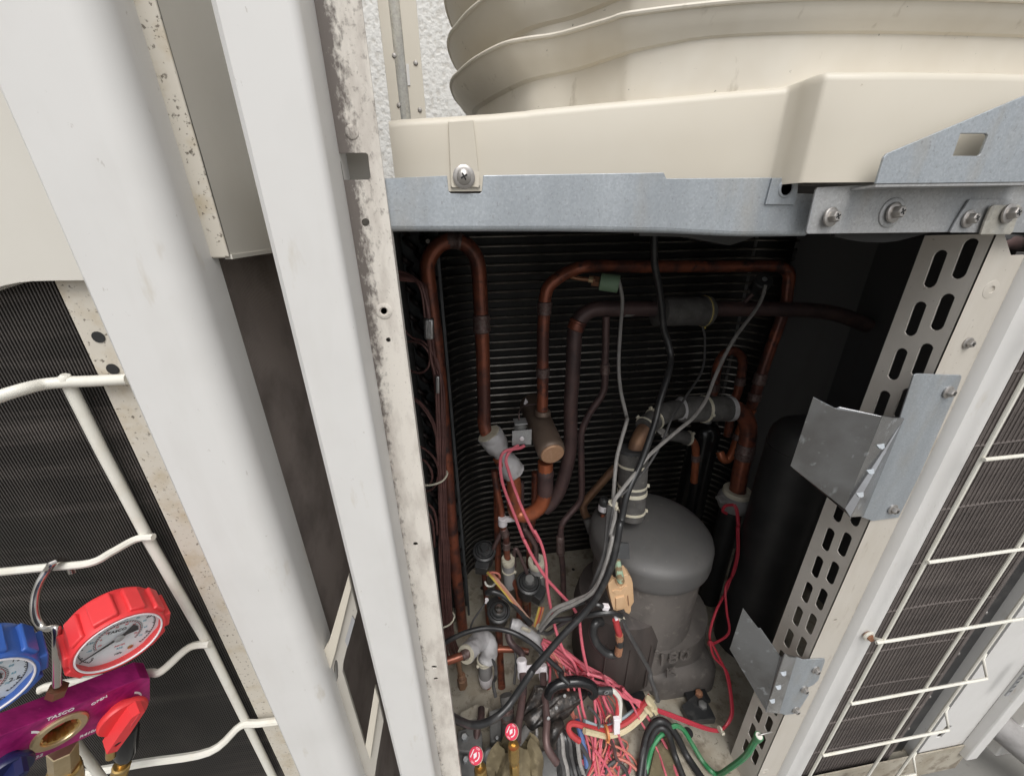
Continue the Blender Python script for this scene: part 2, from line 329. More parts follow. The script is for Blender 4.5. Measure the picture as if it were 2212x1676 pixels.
mat('muffler_brown', (0.21, 0.155, 0.12), 0.5, 0.35, [((0.15, 0.105, 0.08), 40, 0.4, 0.65, 0.7), ((0.42, 0.39, 0.35), 220, 0.70, 0.74, 0.6)], 0.04, 300)
mat('copper_cap', (0.56, 0.33, 0.20), 0.5, 0.35, [((0.66, 0.42, 0.28), 160, 0.5, 0.68, 0.7), ((0.36, 0.19, 0.12), 60, 0.58, 0.7, 0.6)], 0.15, 600)
mat('green_plastic', (0.20, 0.31, 0.20), 0.55, 0, [((0.14, 0.22, 0.15), 60, 0.5, 0.7, 0.6)])
mat('verdigris', (0.30, 0.42, 0.30), 0.8, 0.1, [((0.20, 0.11, 0.05), 110, 0.48, 0.56, 0.9)], 0.3, 500)
mat('tan_block', (0.62, 0.41, 0.24), 0.75, 0, [((0.52, 0.32, 0.17), 40, 0.4, 0.68, 0.7, (1, 1, 0.3)), ((0.35, 0.22, 0.12), 220, 0.66, 0.72, 0.5)], 0.12, 300)
mat('wire_grey', (0.30, 0.285, 0.27), 0.6, 0, [((0.19, 0.18, 0.17), 60, 0.45, 0.66, 0.7)])
mat('wire_dark', (0.06, 0.058, 0.058), 0.55, 0, [((0.12, 0.115, 0.11), 60, 0.5, 0.7, 0.6)])
mat('wire_pink', (0.62, 0.135, 0.175), 0.5, 0, [((0.46, 0.10, 0.13), 30, 0.4, 0.7, 0.6), ((0.50, 0.30, 0.28), 90, 0.62, 0.72, 0.5)])
mat('wire_salmon', (0.56, 0.19, 0.145), 0.5, 0, [((0.42, 0.13, 0.10), 30, 0.4, 0.7, 0.6)])
mat('wire_red', (0.42, 0.03, 0.05), 0.45)
mat('wire_thick_red', (0.46, 0.05, 0.055), 0.45, 0, [((0.32, 0.04, 0.04), 40, 0.45, 0.7, 0.6)])
mat('wire_white', (0.68, 0.66, 0.60), 0.45)
mat('wire_cream', (0.60, 0.52, 0.34), 0.5, 0, [((0.45, 0.37, 0.22), 50, 0.5, 0.7, 0.6)])
mat('wire_blue', (0.09, 0.15, 0.33), 0.45)
mat('wire_pale_blue', (0.33, 0.40, 0.43), 0.5)
mat('wire_orange', (0.60, 0.22, 0.07), 0.45)
mat('wire_yellow', (0.62, 0.48, 0.12), 0.45)
mat('wire_tan', (0.44, 0.27, 0.20), 0.5)
mat('wire_green', (0.035, 0.22, 0.085), 0.45, 0, [((0.12, 0.20, 0.12), 40, 0.5, 0.68, 0.6)])
mat('wire_strand', (0.62, 0.60, 0.57), 0.3, 0.9)
mat('white_coat', (0.72, 0.70, 0.63), 0.35, 0, [((0.60, 0.56, 0.46), 40, 0.5, 0.75, 0.6)])
mat('brass', (0.62, 0.42, 0.16), 0.28, 0.9, [((0.42, 0.27, 0.09), 60, 0.45, 0.68, 0.7)])
mat('brass_pale', (0.58, 0.46, 0.28), 0.35, 0.8, [((0.42, 0.31, 0.17), 60, 0.45, 0.68, 0.7)])
mat('bronze', (0.26, 0.13, 0.075), 0.4, 0.6)
mat('chrome_hook', (0.60, 0.57, 0.53), 0.22, 1.0)
mat('red_plastic', (0.72, 0.045, 0.05), 0.42, 0, [((0.60, 0.04, 0.045), 30, 0.4, 0.7, 0.5)], 0.04, 400)
mat('blue_plastic', (0.04, 0.12, 0.43), 0.38, 0, [((0.03, 0.085, 0.33), 30, 0.4, 0.7, 0.5)], 0.04, 400)
mat('navy_plastic', (0.008, 0.012, 0.06), 0.4)
mat('magenta_metal', (0.44, 0.022, 0.19), 0.34, 0.35, [((0.24, 0.011, 0.11), 160, 0.4, 0.66, 0.8, (0.12, 1, 1)), ((0.55, 0.20, 0.38), 380, 0.70, 0.74, 0.5, (0.2, 1, 1))], 0.05, 300, (0.1, 1, 1))
mat('dial_white', (0.68, 0.72, 0.74), 0.45)
mat('print_black', (0.02, 0.02, 0.022), 0.5)
mat('print_red', (0.55, 0.06, 0.07), 0.5)
mat('print_blue', (0.09, 0.33, 0.42), 0.5)
mat('print_white', (0.78, 0.74, 0.76), 0.5)
mat('print_grey', (0.33, 0.33, 0.34), 0.6)
mat('cap_pink', (0.70, 0.05, 0.10), 0.4)
mat('foil', (0.60, 0.60, 0.60), 0.3, 0.9, (), 0.5, 200)
mat('wet_cloth', (0.16, 0.13, 0.075), 0.85, 0, [((0.09, 0.07, 0.04), 40, 0.4, 0.66, 0.8), ((0.28, 0.23, 0.14), 70, 0.55, 0.72, 0.6)], 0.5, 120)
mat('stone_grey', (0.20, 0.20, 0.195), 0.6, 0.3, [((0.30, 0.29, 0.28), 60, 0.45, 0.7, 0.6)], 0.06, 200)
nt, b = new_mat('clear_lens'); nt.nodes.remove(b)                     # thin clear plastic: lets the dial through, mirrors a little sky
_t = nd(nt, 'ShaderNodeBsdfTransparent'); _g = nd(nt, 'ShaderNodeBsdfGlossy', Roughness=0.06); _w = nd(nt, 'ShaderNodeLayerWeight', Blend=0.35); _m = nd(nt, 'ShaderNodeMixShader')
nt.links.new(mul(nt, _w.outputs['Facing'], 0.22), _m.inputs[0]); nt.links.new(_t.outputs[0], _m.inputs[1]); nt.links.new(_g.outputs[0], _m.inputs[2]); nt.links.new(_m.outputs[0], nt.nodes['Material Output'].inputs[0])
nt, b = mat('concrete', (0.22, 0.215, 0.20), 0.9, 0, [((0.16, 0.155, 0.145), 5, 0.4, 0.7, 0.7), ((0.14, 0.13, 0.12), 60, 0.62, 0.72, 0.5)], 0.3, 120)
# pebble-dashed render
nt, b = new_mat('stucco'); vec = coords(nt)
n1 = nd(nt, 'ShaderNodeTexNoise', Scale=105.0, Detail=1.5, Roughness=0.45); nt.links.new(vec, n1.inputs['Vector'])
c = mix(nt, noise_mask(nt, vec, 105, 0.32, 0.5, 1.5, 0.45), (0.58, 0.56, 0.52), (0.70, 0.69, 0.66)); nt.links.new(c, b.inputs['Base Color'])
b.inputs['Roughness'].default_value = 0.9
bp = nd(nt, 'ShaderNodeBump', Strength=0.55, Distance=0.006); nt.links.new(n1.outputs[0], bp.inputs['Height']); nt.links.new(bp.outputs[0], b.inputs['Normal'])
# ================================================================== the setting
g = obj('ground', ([Vector((-40, -40, 0)), Vector((40, -40, 0)), Vector((40, 40, 0)), Vector((-40, 40, 0))], [(0, 1, 2, 3)]), 'concrete', org=(0, 0, 0), kind='structure')
wl = solo('stucco_wall', bx(-4, 4, 1.0, 1.2, 0, 3.4), 'stucco', 'white pebble-textured rendered wall behind the open casing', 'wall')
ZB = 0.10
def screw(p, nrm, r, parent, mt='screw_steel', hexa=True, name='screw'):
    """flanged screw with washer, hexagon (or round) head and a cross recess"""
    n = nrm.normalized(); u, w, _ = frame(n)
    g = join(g_lathe([(r * 1.5, 0), (r * 1.5, r * 0.25), (r * 1.35, r * 0.35), (r * 0.98, r * 0.38)], p, n, 18),
             g_lathe([(r * 0.95, r * 0.3), (r * 0.92, r * 1.1), (r * 0.75, r * 1.3), (0, r * 1.3)] if hexa else [(r, r * .3), (r * .95, r * .6), (r * .6, r * .9), (0, r)], p, n, 6 if hexa else 16))
    s = obj(name, g, mt, parent)
    t = r * (1.31 if hexa else 1.0)
    obj('recess', join(g_box(p + n * t, r * 0.48, r * 0.11, r * 0.03, (u + w * .5).normalized(), (w - u * .5).normalized(), n), g_box(p + n * (t + r * .004), r * 0.11, r * 0.48, r * 0.03, (u + w * .5).normalized(), (w - u * .5).normalized(), n)), 'dark_recess', s)
    return s

# ================================================================== the opened unit's casing
U = thing('outdoor_unit', 'opened beige outdoor unit casing with galvanised beam and slotted steel post', 'air conditioner', (0.4, 0.3, ZB))
ZT = 1.62
# white corner cover: rounded folded sheet, proud of the post
def corner_cover(x0, x1, yf, yb, rr, parent, mt='white_paint', zb=ZB, zt=ZT):
    lo = [(x0, yb), (x0, yf + .004), (x0 + .004, yf)] + [(x1 - rr + rr * math.sin(a), yf + rr - rr * math.cos(a)) for a in [i * math.pi / 16 for i in range(9)]] + [(x1, yb)]
    return obj('corner_cover', g_prism([lo], Vector((0, 0, zb)), EX, EY, EZ, zt - zb), mt, parent)
corner_cover(-.1155, -.0725, -.036, 0.02, .006, U)
# left post with its openings
xi = -.0455
def hole(z, x, y, w, h=None, n=14, Y=0.0): c = z(x, y); s = [z(x + w, y), z(x, y + (h or w))]; return ell(c[0], c[1], s[0][0] - c[0], s[1][1] - c[1], n)
def toXZ(l, Y): return [((v := P(p, Y)).x, v.z) for p in l]
sq = [zB(*q) for q in ((232, 957), (398, 955), (414, 966), (430, 1110), (420, 1124), (262, 1126))]
slot_l = [zF(*q) for q in ((-60, 1095), (3, 1095), (55, 1438), (-5, 1440))]
post_h = [hole(zB, 398, 1390, 25), sq, hole(zF, 118, 727, 25), hole(zF, 152, 953, 19), hole(zH, 138, 1647, 26, 20), hole(zJ, 52, 1531, 30, 16), hole(zJ, 70, 1652, 24, 14), slot_l]
obj('left_post', g_prism([[(-.0765, ZB), (xi, ZB), (xi, ZT), (-.0765, ZT)]] + [toXZ(h, 0) for h in post_h], Vector((0, 0, 0)), EX, EZ, EY, .0014), 'grimy_post', U, smooth=False)
obj('post_return', bx(xi - .0012, xi, .0016, .010, ZB, P((822, 386), 0).z), 'grimy_post', U, smooth=False)
c = P(zB(313, 826), 0); obj('knockout', g_lathe([(.0042, -.0002), (.0042, .0006), (.0036, .0009), (0, .0009)], c, -EY, 20), 'grimy_post', U)
c = P(zF(118, 727), 0); obj('collar', g_lathe([(.0062, -.0002), (.0062, .0004), (.0045, .0011), (.0033, .0011), (.0033, -.0002)], c, -EY, 20), 'grimy_post', U)
v = P(zB(330, 1040), .024); obj('post_backing', bx(v.x - .02, v.x + .014, .02, .0212, ZB, ZT), 'grey_beige', U)
# galvanised cross beam: folded sheet with a rolled lower edge
Yb = .0035
beam = [(800, 387), (966, 380), (969, 414), (974, 418), (1037, 418), (1041, 414), (1044, 379), (1434, 373), (1440, 386), (1668, 384), (1672, 386), (1726, 386), (1722, 418), (1762, 420), (1738, 500), (1600, 502), (1440, 494), (1240, 490), (800, 490)]
beam_o = obj('beam', g_plate(beam, Yb, .002, [ell(*zC(853, 1075), 14, 16)]), 'galvanised', U, smooth=False, bev=.0006)
lip = [P(q, Yb + .004) for q in ((800, 489), (1000, 489), (1240, 490), (1440, 494), (1600, 501), (1738, 500))]
obj('rolled_edge', g_tube(cr(lip, 5), .0038, 10), 'galvanised', beam_o)
obj('bottom_flange', (lambda: (lambda n, A: (A + [p + EY * .04 for p in A], [(i, i + 1, n + i + 1, n + i) for i in range(n - 1)]))(len(lip), [p + Vector((0, .004, -.0030)) for p in lip]))(), 'galvanised', beam_o)
tb = [zC(*q) for q in ((775, 1018), (925, 1018), (915, 1140), (895, 1172), (735, 1170))]
tab = obj('tab', g_plate(tb, Yb - .0018, .0016, [ell(*zC(853, 1075), 13, 15)]), 'galvanised', beam_o, smooth=False, bev=.0004)
obj('punched_ring', g_lathe([(.0072, 0), (.0066, .0008), (.0052, .001), (.0048, 0)], P(zC(853, 1077), Yb - .0018), -EY, 20), 'galvanised', tab)
# beige front skirt of the fan section: one folded sheet, rolled back along its top edge
cols = [(838, 258, .046), (870, 254, .046), (965, 249, .046), (1025, 245, .046), (1060, 243, .046), (1138, 236, .046), (1148, 234, .0455), (1300, 219, .037), (1450, 206, .028), (1600, 192, .019), (1700, 184, .013), (1712, 181, .011), (1740, 172, .001), (1780, 156, -.0115), (1796, 151, -.0145), (1960, 151, -.0150), (2120, 153, -.0152), (2300, 158, -.0155), (2420, 162, -.016)]
V, Fc = [], []; nr = 8
for px, py, Y in cols:
    t = P((px, py), Y); bz = P((px, 392), Y).z
    bot = Vector((t.x, Y, min(bz, 1.125)))
    ro = .006
    V += [bot, Vector((t.x, Y, (bot.z + t.z) / 2))] + [Vector((t.x, Y + ro - ro * math.cos(a), t.z - ro + ro * math.sin(a))) for a in [i * math.pi / 8 for i in range(5)]] + [Vector((t.x, Y + .05, t.z + .001))]
for i in range(len(cols) - 1):
    for j in range(nr - 1): Fc.append((i * nr + j, i * nr + j + 1, (i + 1) * nr + j + 1, (i + 1) * nr + j))
sk = obj('fan_skirt', (V, Fc), 'beige_paint', U)
sk.data.set_sharp_from_angle(angle=math.radians(55))
rb = obj('skirt_rib', g_prism([toXZ([(968, 262), (1022, 258), (1037, 404), (974, 405)], .0452)], Vector((0, .0436, 0)), EX, EZ, EY, .0022), 'beige_paint', U, smooth=False, bev=.0009)
tg_ = obj('skirt_tab', g_plate([(974, 372), (1036, 370), (1034, 405), (1026, 404), (984, 405), (977, 405)], Yb - .002, .0018), 'beige_paint', U, smooth=False, bev=.0005)
screw(P(zB(1013, 1108), Yb - .002), -EY, .0052, tg_, hexa=False)
# stack of flared bell-mouth rings round the fan opening
path = [PZ(zB(*q), 1.24) for q in ((1040, 695), (975, 640), (935, 560), (940, 500), (985, 450), (1080, 370), (1250, 280), (1400, 245), (1600, 215), (1900, 130), (2095, 80))] + [PZ((1640, 0), 1.24)]
path += [Vector((x, y, 1.24)) for x, y in ((.33, .000), (.48, -.004), (.66, .004), (.80, .06), (.88, .20), (.86, .40), (.70, .52), (.45, .56), (.24, .53), (.10, .43))]
pl = cr(path + [path[0]], 6)[:-1]; cen = Vector((.42, .27, 0)); npl = len(pl)
def bell(zl, zb, name):
    prof0 = [(0.0, 0.0), (.0004, -.0012), (.006, -.009), (.0125, -.0165), (.0215, -.0225), (.0220, -.0232), (.0270, -.0250), (.0280, zb - zl - .004), (.0296, zb - zl - .004), (.0286, -.0236), (.014, -.0150), (.0075, -.008), (.0018, .0004)]
    V, Fc = [], []; k = len(prof0)
    for p in pl:
        s_ = 1.0 - .55 * max(0.0, min(1.0, (p.x - .03) / .15)) if p.y < .27 else 1.0
        prof = [(a * s_, h if h < -.03 else h * (.35 + .65 * s_)) for a, h in prof0]
        d = (Vector((cen.x - p.x, cen.y - p.y, 0))).normalized()
        V += [Vector((p.x, p.y, 0)) + d * a + Vector((0, 0, zl + h)) for a, h in prof]
    for i in range(npl):
        for j in range(k): Fc.append((i * k + j, i * k + (j + 1) % k, ((i + 1) % npl) * k + (j + 1) % k, ((i + 1) % npl) * k + j))
    o = obj(name, (V, Fc), 'bell_paint', U); o.data.set_sharp_from_angle(angle=math.radians(24))
    lp2 = [Vector((p.x, p.y, zl)) for p in pl]
    obj('rolled_lip', g_tube(lp2 + [lp2[0]], .0017, 8, False), 'bell_paint', o)
    return o
z2 = P((970, 107), .225).z; z1 = P((964, 14), .225).z
bell(1.24, 1.16, 'bell_mouth'); bell(z2, 1.243, 'bell_mouth'); bell(z1, z2 + .003, 'bell_mouth'); bell(z1 + (z1 - z2), z1 + .003, 'bell_mouth')
# solid deck added to keep daylight out of the compartment, and the shell round it
obj('light_block_deck', bx(-.1, 1.0, .055, .70, 1.128, 1.131), 'inner_panel', U)
obj('motor_mount', g_plate([zG(*q) for q in ((270, 60), (1330, 60), (1180, 150), (990, 215), (640, 150), (280, 140))], .30, .02), 'inner_panel', U)
obj('side_panel', bx(-.103, -.101, .02, .72, ZB, 1.14), 'beige_paint', U)
obj('side_lining', bx(-.1005, -.0985, .02, .715, ZB, 1.128), 'inner_panel', U)
obj('rear_panel', bx(-.116, 1.0, .715, .72, ZB, 1.128), 'inner_panel', U)
obj('far_side_panel', bx(.955, .957, .05, .72, ZB, 1.14), 'inner_panel', U)
# rear corner trims seen above the deck
for q, mt, yy, nm in ((((475, -60), (545, -60), (606, 716), (545, 735)), 'beige_paint', .60, 'rear_trim'), (((540, -60), (612, -60), (678, 720), (604, 720)), 'old_zinc', .615, 'rear_channel'), (((610, -60), (716, -60), (768, 705), (672, 718)), 'beige_paint', .605, 'rear_trim')):
    ax_, bx_ = P(zB(*q[0]), yy), P(zB(*q[1]), yy); cx_, dx_ = P(zB(*q[3]), yy), P(zB(*q[2]), yy)
    o = obj(nm, bx((ax_.x + cx_.x) / 2, (bx_.x + dx_.x) / 2, yy, yy + .004, 1.131, ZT + .05), mt, U, smooth=False, bev=.0008)
    if nm == 'rear_trim':
        for (sx_, sy_) in (((712, 396), (738, 688)) if yy > .602 else ((578, 350), (607, 660))):
            p = P(zB(sx_, sy_), yy); obj('rivet', g_lathe([(.0042, -.0002), (.0042, .001), (.003, .0022), (0, .0026)], p, -EY, 12), 'screw_steel', o)
obj('hinge_plate', g_plate([zB(*q) for q in ((650, 400), (668, 400), (678, 535), (662, 535))], .6035, .0012), 'white_paint', U, smooth=False)
# gusset plates at the upper right
gp = [zC(*q) for q in ((2330, 500), (1432, 878), (1412, 900), (1366, 1052), (2330, 1040))]
gh = [zC(*q) for q in ((1850, 764), (1995, 764), (2008, 775), (1966, 880), (1955, 892), (1806, 892))]
gu = obj('gusset_plate', g_plate(gp, -.030, .0018, [gh]), 'galvanised', U, smooth=False, bev=.0004)
a0, a1 = P(zC(1366, 1056), -.030), P(zC(2330, 1044), -.030); b0, b1 = P(zC(1340, 1070), -.012), P(zC(2330, 1080), -.012)
obj('ledge', g_sheet([a0, a1, Vector((a1.x, -.011, a1.z)), Vector((a0.x, -.011, a0.z - .001))], .0016, -EZ), 'zinc_dull', gu, smooth=False)
lp = [zC(*q) for q in ((1035, 1072), (1350, 1056), (2330, 1040), (2330, 1322), (1960, 1326), (975, 1338), (968, 1328), (1022, 1090))]
ld = obj('joint_plate', g_plate(lp, -.0105, .0018), 'zinc_dull', U, smooth=False, bev=.0004)
obj('lap_plate', g_plate([zC(*q) for q in ((1905, 1141), (2330, 1139), (2330, 1330), (1790, 1330), (1830, 1255))], -.0128, .0018), 'zinc_dull', ld, smooth=False, bev=.0005)
for x, y, r in ((1105, 1242, .0048), (1465, 1216, .0052), (1890, 1252, .0048)): screw(P(zC(x, y), -.0125), Vector((.12, -1, .1)), r, ld)
obj('washer', g_lathe([(.0112, 0), (.0112, .0006), (.0104, .0012), (.0085, .0012)], P(zC(1455, 1216), -.0107), -EY, 26), 'zinc_dull', ld)
cp = obj('clip_plate', g_plate([zC(*q) for q in ((2045, 1172), (2190, 1172), (2196, 1190), (2150, 1325), (2135, 1342), (1965, 1342), (1990, 1270), (2025, 1185))], -.0165, .002), 'old_zinc', U, smooth=False, bev=.0006)
screw(P(zC(2118, 1222), -.0167), Vector((.12, -1, .1)), .0052, cp)
# slotted post: side wall with two rows of slots, front face, white cover
XS = .482; ys0, ys1 = 0.0, .057
ztop = P((2113, 506), 0).z
rows = []
zc = 1.1 - .0495; i = 0
sl_loops = []
def slotloop(y, z, hw=.0062, hl=.0125):
    return [(y + hw * math.cos(a), z + (hl if math.sin(a) >= 0 else -hl) + hw * math.sin(a)) for a in [2 * math.pi * k / 12 + .01 for k in range(12)]]
while zc > ZB + .04:
    sl_loops.append(slotloop(.0365, zc)); sl_loops.append(slotloop(.0158, zc + .0115)); zc -= .05125
side = [(ys0, ZB), (ys1, ZB), (ys1, P((2000, 500), ys1).z - .004), (ys0, ztop)]
sp = obj('slotted_post', g_prism([side] + sl_loops, Vector((XS, 0, 0)), EY, EZ, EX, .0016), 'slot_paint', U, smooth=False)
zf = P((2140, 553), 0).z
ff = [(XS, ZB), (.545, ZB), (.545, zf), (XS + .026, zf), (XS, zf + .027)]
holes_f = [ell((v := P(zP(1815, 1530), 0)).x, v.z, .0027, .0033), ell((v := P(zO(905, 543), 0)).x, v.z, .0028, .0022), ell((v := P(zO(410, 1590), 0)).x, v.z, .003, .0022)]
obj('post_face', g_prism([ff] + holes_f, Vector((0, -.0002, 0)), EX, EZ, EY, .0016), 'post_paint', sp, smooth=False)
c = P(zP(1815, 1530), 0); obj('dimple', g_lathe([(.009, -.0003), (.0085, .0004), (.0048, .0008), (.0035, .0008), (.0032, -.0002)], c, -EY, 22), 'post_paint', sp)
c = P(zO(415, 1590), 0); obj('dimple', g_lathe([(.009, -.0003), (.0085, .0004), (.0048, .0008), (.0035, .0008), (.0032, -.0002)], c, -EY, 22), 'post_paint', sp)
screw(P((2090, 741), -.0003), -EY, .0040, sp)
lo = [(.528, .0), (.5285, -.004), (.533, -.010)] + [(.556 + .014 * math.sin(a), -.014 + .014 * (1 - math.cos(a))) for a in [i * math.pi / 16 for i in range(9)]] + [(.570, .03), (.567, .03), (.567, .002), (.531, .002)]
lo = [(x * .985 + .004, y) for x, y in lo]
obj('post_cover', g_prism([lo], Vector((0, 0, ZB)), EX, EY, EZ, zf - ZB), 'white_paint', U)
# small copper bend and foam seen over the post
obj('pipe_stub', g_tube(cr(L(zP, [(1780, 1110, .03), (1850, 1030, .03), (1960, 975, .03), (2080, 975, .032), (2200, 1000, .04)])), .007, 12), 'copper_dull', U)
obj('seal_strip', g_tube(L(zP, [(1900, 930, .026), (2050, 925, .03), (2250, 930, .036)]), .004, 8), 'black_foam', U)
obj('rubber_flap', g_plate([zP(*q) for q in ((-40, 900), (100, 935), (300, 965), (530, 972), (700, 955), (900, 905), (1100, 850), (1100, 800), (-40, 820))], .012, .004), 'black_rubber', U, smooth=False)
# base pan with stepped floor
obj('base_pan', join(bx(-.118, .96, -.004, .72, ZB, ZB + .003), bx(-.118, .96, -.006, -.004, ZB - .06, ZB + .03)), 'pan_paint', U, smooth=False)
obj('pan_bead', g_tube([P(z, 0) for z in ()] or [Vector((.33, .02, ZB + .001)), Vector((.36, .16, ZB + .001)), Vector((.40, .30, ZB + .001))], .006, 8), 'pan_paint', U)
for x in (-.05, .9): obj('foot', bx(x - .05, x + .05, .02, .68, 0.0, ZB), 'zinc_dull', U, smooth=False)
for q in ((zM(1015, 1140), .010), (zJ(552, 708), .006), (zJ(1500, 515), .005)):
    c = PZ(q[0], ZB + .0035); obj('drain_hole', g_lathe([(q[1], 0), (q[1], .0004), (0, .0004)], c, EZ, 16), 'dark_recess', U)
# dark insulated wall closing the compartment behind the accumulator
A = P((1592, 700), .605)
obj('partition', g_sheet([Vector((A.x, .605, ZB)), Vector((.95, .50, ZB)), Vector((.95, .50, 1.126)), Vector((A.x, .605, 1.126))], .002, EY), 'inner_panel', U, smooth=False)

# ---- rear heat exchanger: black fins, one tube per row
HX = thing('heat_exchanger', 'black finned coil with horizontal tubes across the back of the compartment', 'heat exchanger', (.15, .62, ZB))
YR = .62
xl = P((968, 1000), .44).x; xr = P((1600, 700), YR).x + .02
plan = [Vector((xl, .40, 0)), Vector((xl, .50, 0))] + [Vector((xl + .10 - .10 * math.cos(a), .52 + .10 * math.sin(a), 0)) for a in [i * math.pi / 16 for i in range(1, 9)]] + [Vector((xr - .09 + .09 * math.sin(a), YR - .09 * (1 - math.cos(a)), 0)) for a in [i * math.pi / 16 for i in range(0, 9)]]
V, Fc = [], []
for p in plan: V += [p + Vector((0, 0, ZB + .004)), p + Vector((0, 0, 1.125))]
for i in range(len(plan) - 1): Fc.append((2 * i, 2 * i + 2, 2 * i + 3, 2 * i + 1))
obj('fin_block', (V, Fc), 'coil_fin', HX)
pitch = .0205; zt0 = 1.116
t0 = obj('tube', g_tube([p + (Vector((0.004, -.003, zt0))) for p in plan], .0037, 8), 'coil_tube', HX)
k = 1
while zt0 - k * pitch > ZB + .03:
    c = t0.copy(); COL.objects.link(c); c.parent = HX; c.location = (0, 0, -k * pitch); ORG[c.name] = ORG[t0.name]; k += 1
# end plate with its return bends, on the left
TS = thing('coil_end_plate', 'grey tube sheet with black return bends beside the left post', 'tube sheet', (P((905, 900), .5).x, .5, ZB))
e0, e1 = P((846, 700), .47), P((962, 700), .47)
obj('plate', bx(e0.x - .02, e1.x, .47, .472, ZB + .004, 1.12), 'tube_sheet', TS)
obj('edge_flange', bx(e1.x - .004, e1.x + .001, .44, .47, ZB + .004, 1.12), 'tube_sheet', TS)
hp = None; nh = 0
for r_ in range(34):
    for cidx in range(3):
        zz = 1.095 - r_ * .0265; xx = e0.x + .012 + cidx * .030 + (.012 if r_ % 2 else 0)
        if xx > e1.x - .012 or zz < .2: continue
        if hp is None:
            hp = obj('return_bend', g_tube([Vector((xx, .471, zz)) + Vector((s * .009, -.016 * math.sin(a), -s * .009)) for a, s in [(math.pi * i / 8, -math.cos(math.pi * i / 8)) for i in range(9)]], .0055, 8), 'hairpin', TS); hx0, hz0 = xx, zz
        else:
            c = hp.copy(); COL.objects.link(c); c.parent = TS; c.location = (xx - hx0, 0, zz - hz0); ORG[c.name] = ORG[hp.name]
        nh += 1

# ---- right-hand coil section of the same unit, behind its wire guard
RC = thing('side_coil', 'dusty brown finned coil panel right of the slotted post', 'heat exchanger', (.68, .02, ZB))
n = 0; V, Fc = [], []
x = .560
while x < .772:
    b = len(V); V += [Vector((x, .002 + .0012 * math.sin(x * 900), ZB + .01)), Vector((x + .00175, .002, ZB + .01)), Vector((x + .00175, .012, ZB + .01)), Vector((x, .012, ZB + .01))]
    V += [q + Vector((0, 0, 1.03)) for q in V[b:b + 4]]
    Fc += [(b, b + 1, b + 5, b + 4), (b + 1, b + 2, b + 6, b + 5), (b, b + 4, b + 7, b + 3), (b + 4, b + 5, b + 6, b + 7)]; x += .0020
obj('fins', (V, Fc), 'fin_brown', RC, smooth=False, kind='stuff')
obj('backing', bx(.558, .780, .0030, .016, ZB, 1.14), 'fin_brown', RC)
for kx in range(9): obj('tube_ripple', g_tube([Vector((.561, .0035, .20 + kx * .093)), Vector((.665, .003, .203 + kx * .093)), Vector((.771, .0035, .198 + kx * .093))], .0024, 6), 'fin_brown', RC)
obj('side_gap', bx(.7745, .829, .014, .018, ZB, 1.14), 'black_rubber', RC)
for zz in (.42, .30, .20, .52): obj('screw_stud', g_lathe([(.004, 0), (.004, .003), (.002, .005), (0, .005)], Vector((.795, .013, zz)), -EY, 10), 'screw_steel', RC)
FR = thing('end_frame', 'white folded steel frame at the far right edge with dark slot', 'frame', (.87, 0, ZB))
fs = [(.836, ZB), (.938, ZB), (.938, 1.2), (.836, 1.2)]
sz = P(zO(1665, 1310), -.002)
obj('plate', g_prism([fs, [(sz.x - .012, sz.z - .018), (sz.x + .002, sz.z - .022), (sz.x + .008, sz.z + .016), (sz.x - .006, sz.z + .02)]], Vector((0, -.002, 0)), EX, EZ, EY, .002), 'white_paint', FR, smooth=False)
obj('return_lip', bx(.836, .838, 0, .02, ZB, 1.2), 'white_paint', FR, smooth=False)
obj('raised_edge', bx(.938, .965, -.018, .0, ZB, 1.2), 'white_paint', FR, smooth=False, bev=.003)
NU = thing('casing_wall', 'beige casing wall beyond the white frame at the bottom right corner', 'casing', (1.1, 0, ZB))
obj('sheet', bx(.970, 1.055, .03, .033, ZB - .05, 1.2), 'beige_paint', NU, smooth=False)
obj('outer_edge', bx(1.055, 1.10, -.006, .034, ZB - .05, 1.2), 'white_paint', NU, smooth=False, bev=.003)
obj('outer_sheet', bx(1.10, 1.6, .02, .025, ZB - .05, 1.2), 'beige_paint', NU, smooth=False)
lc = P(zO(2140, 990), -.0182)
for i in range(6):
    obj('louvre_slat', g_box(P(zO(2105 + i * 24, 1045 - i * 30), -.0185), .0035, .0008, .008), 'print_grey', FR, smooth=False)
obj('floor_pipe', g_tube([Vector((.98, .10, ZB + .06)), Vector((1.05, -.0, ZB + .03)), Vector((1.12, -.10, ZB - .02))], .03, 14), 'grey_foam', NU)

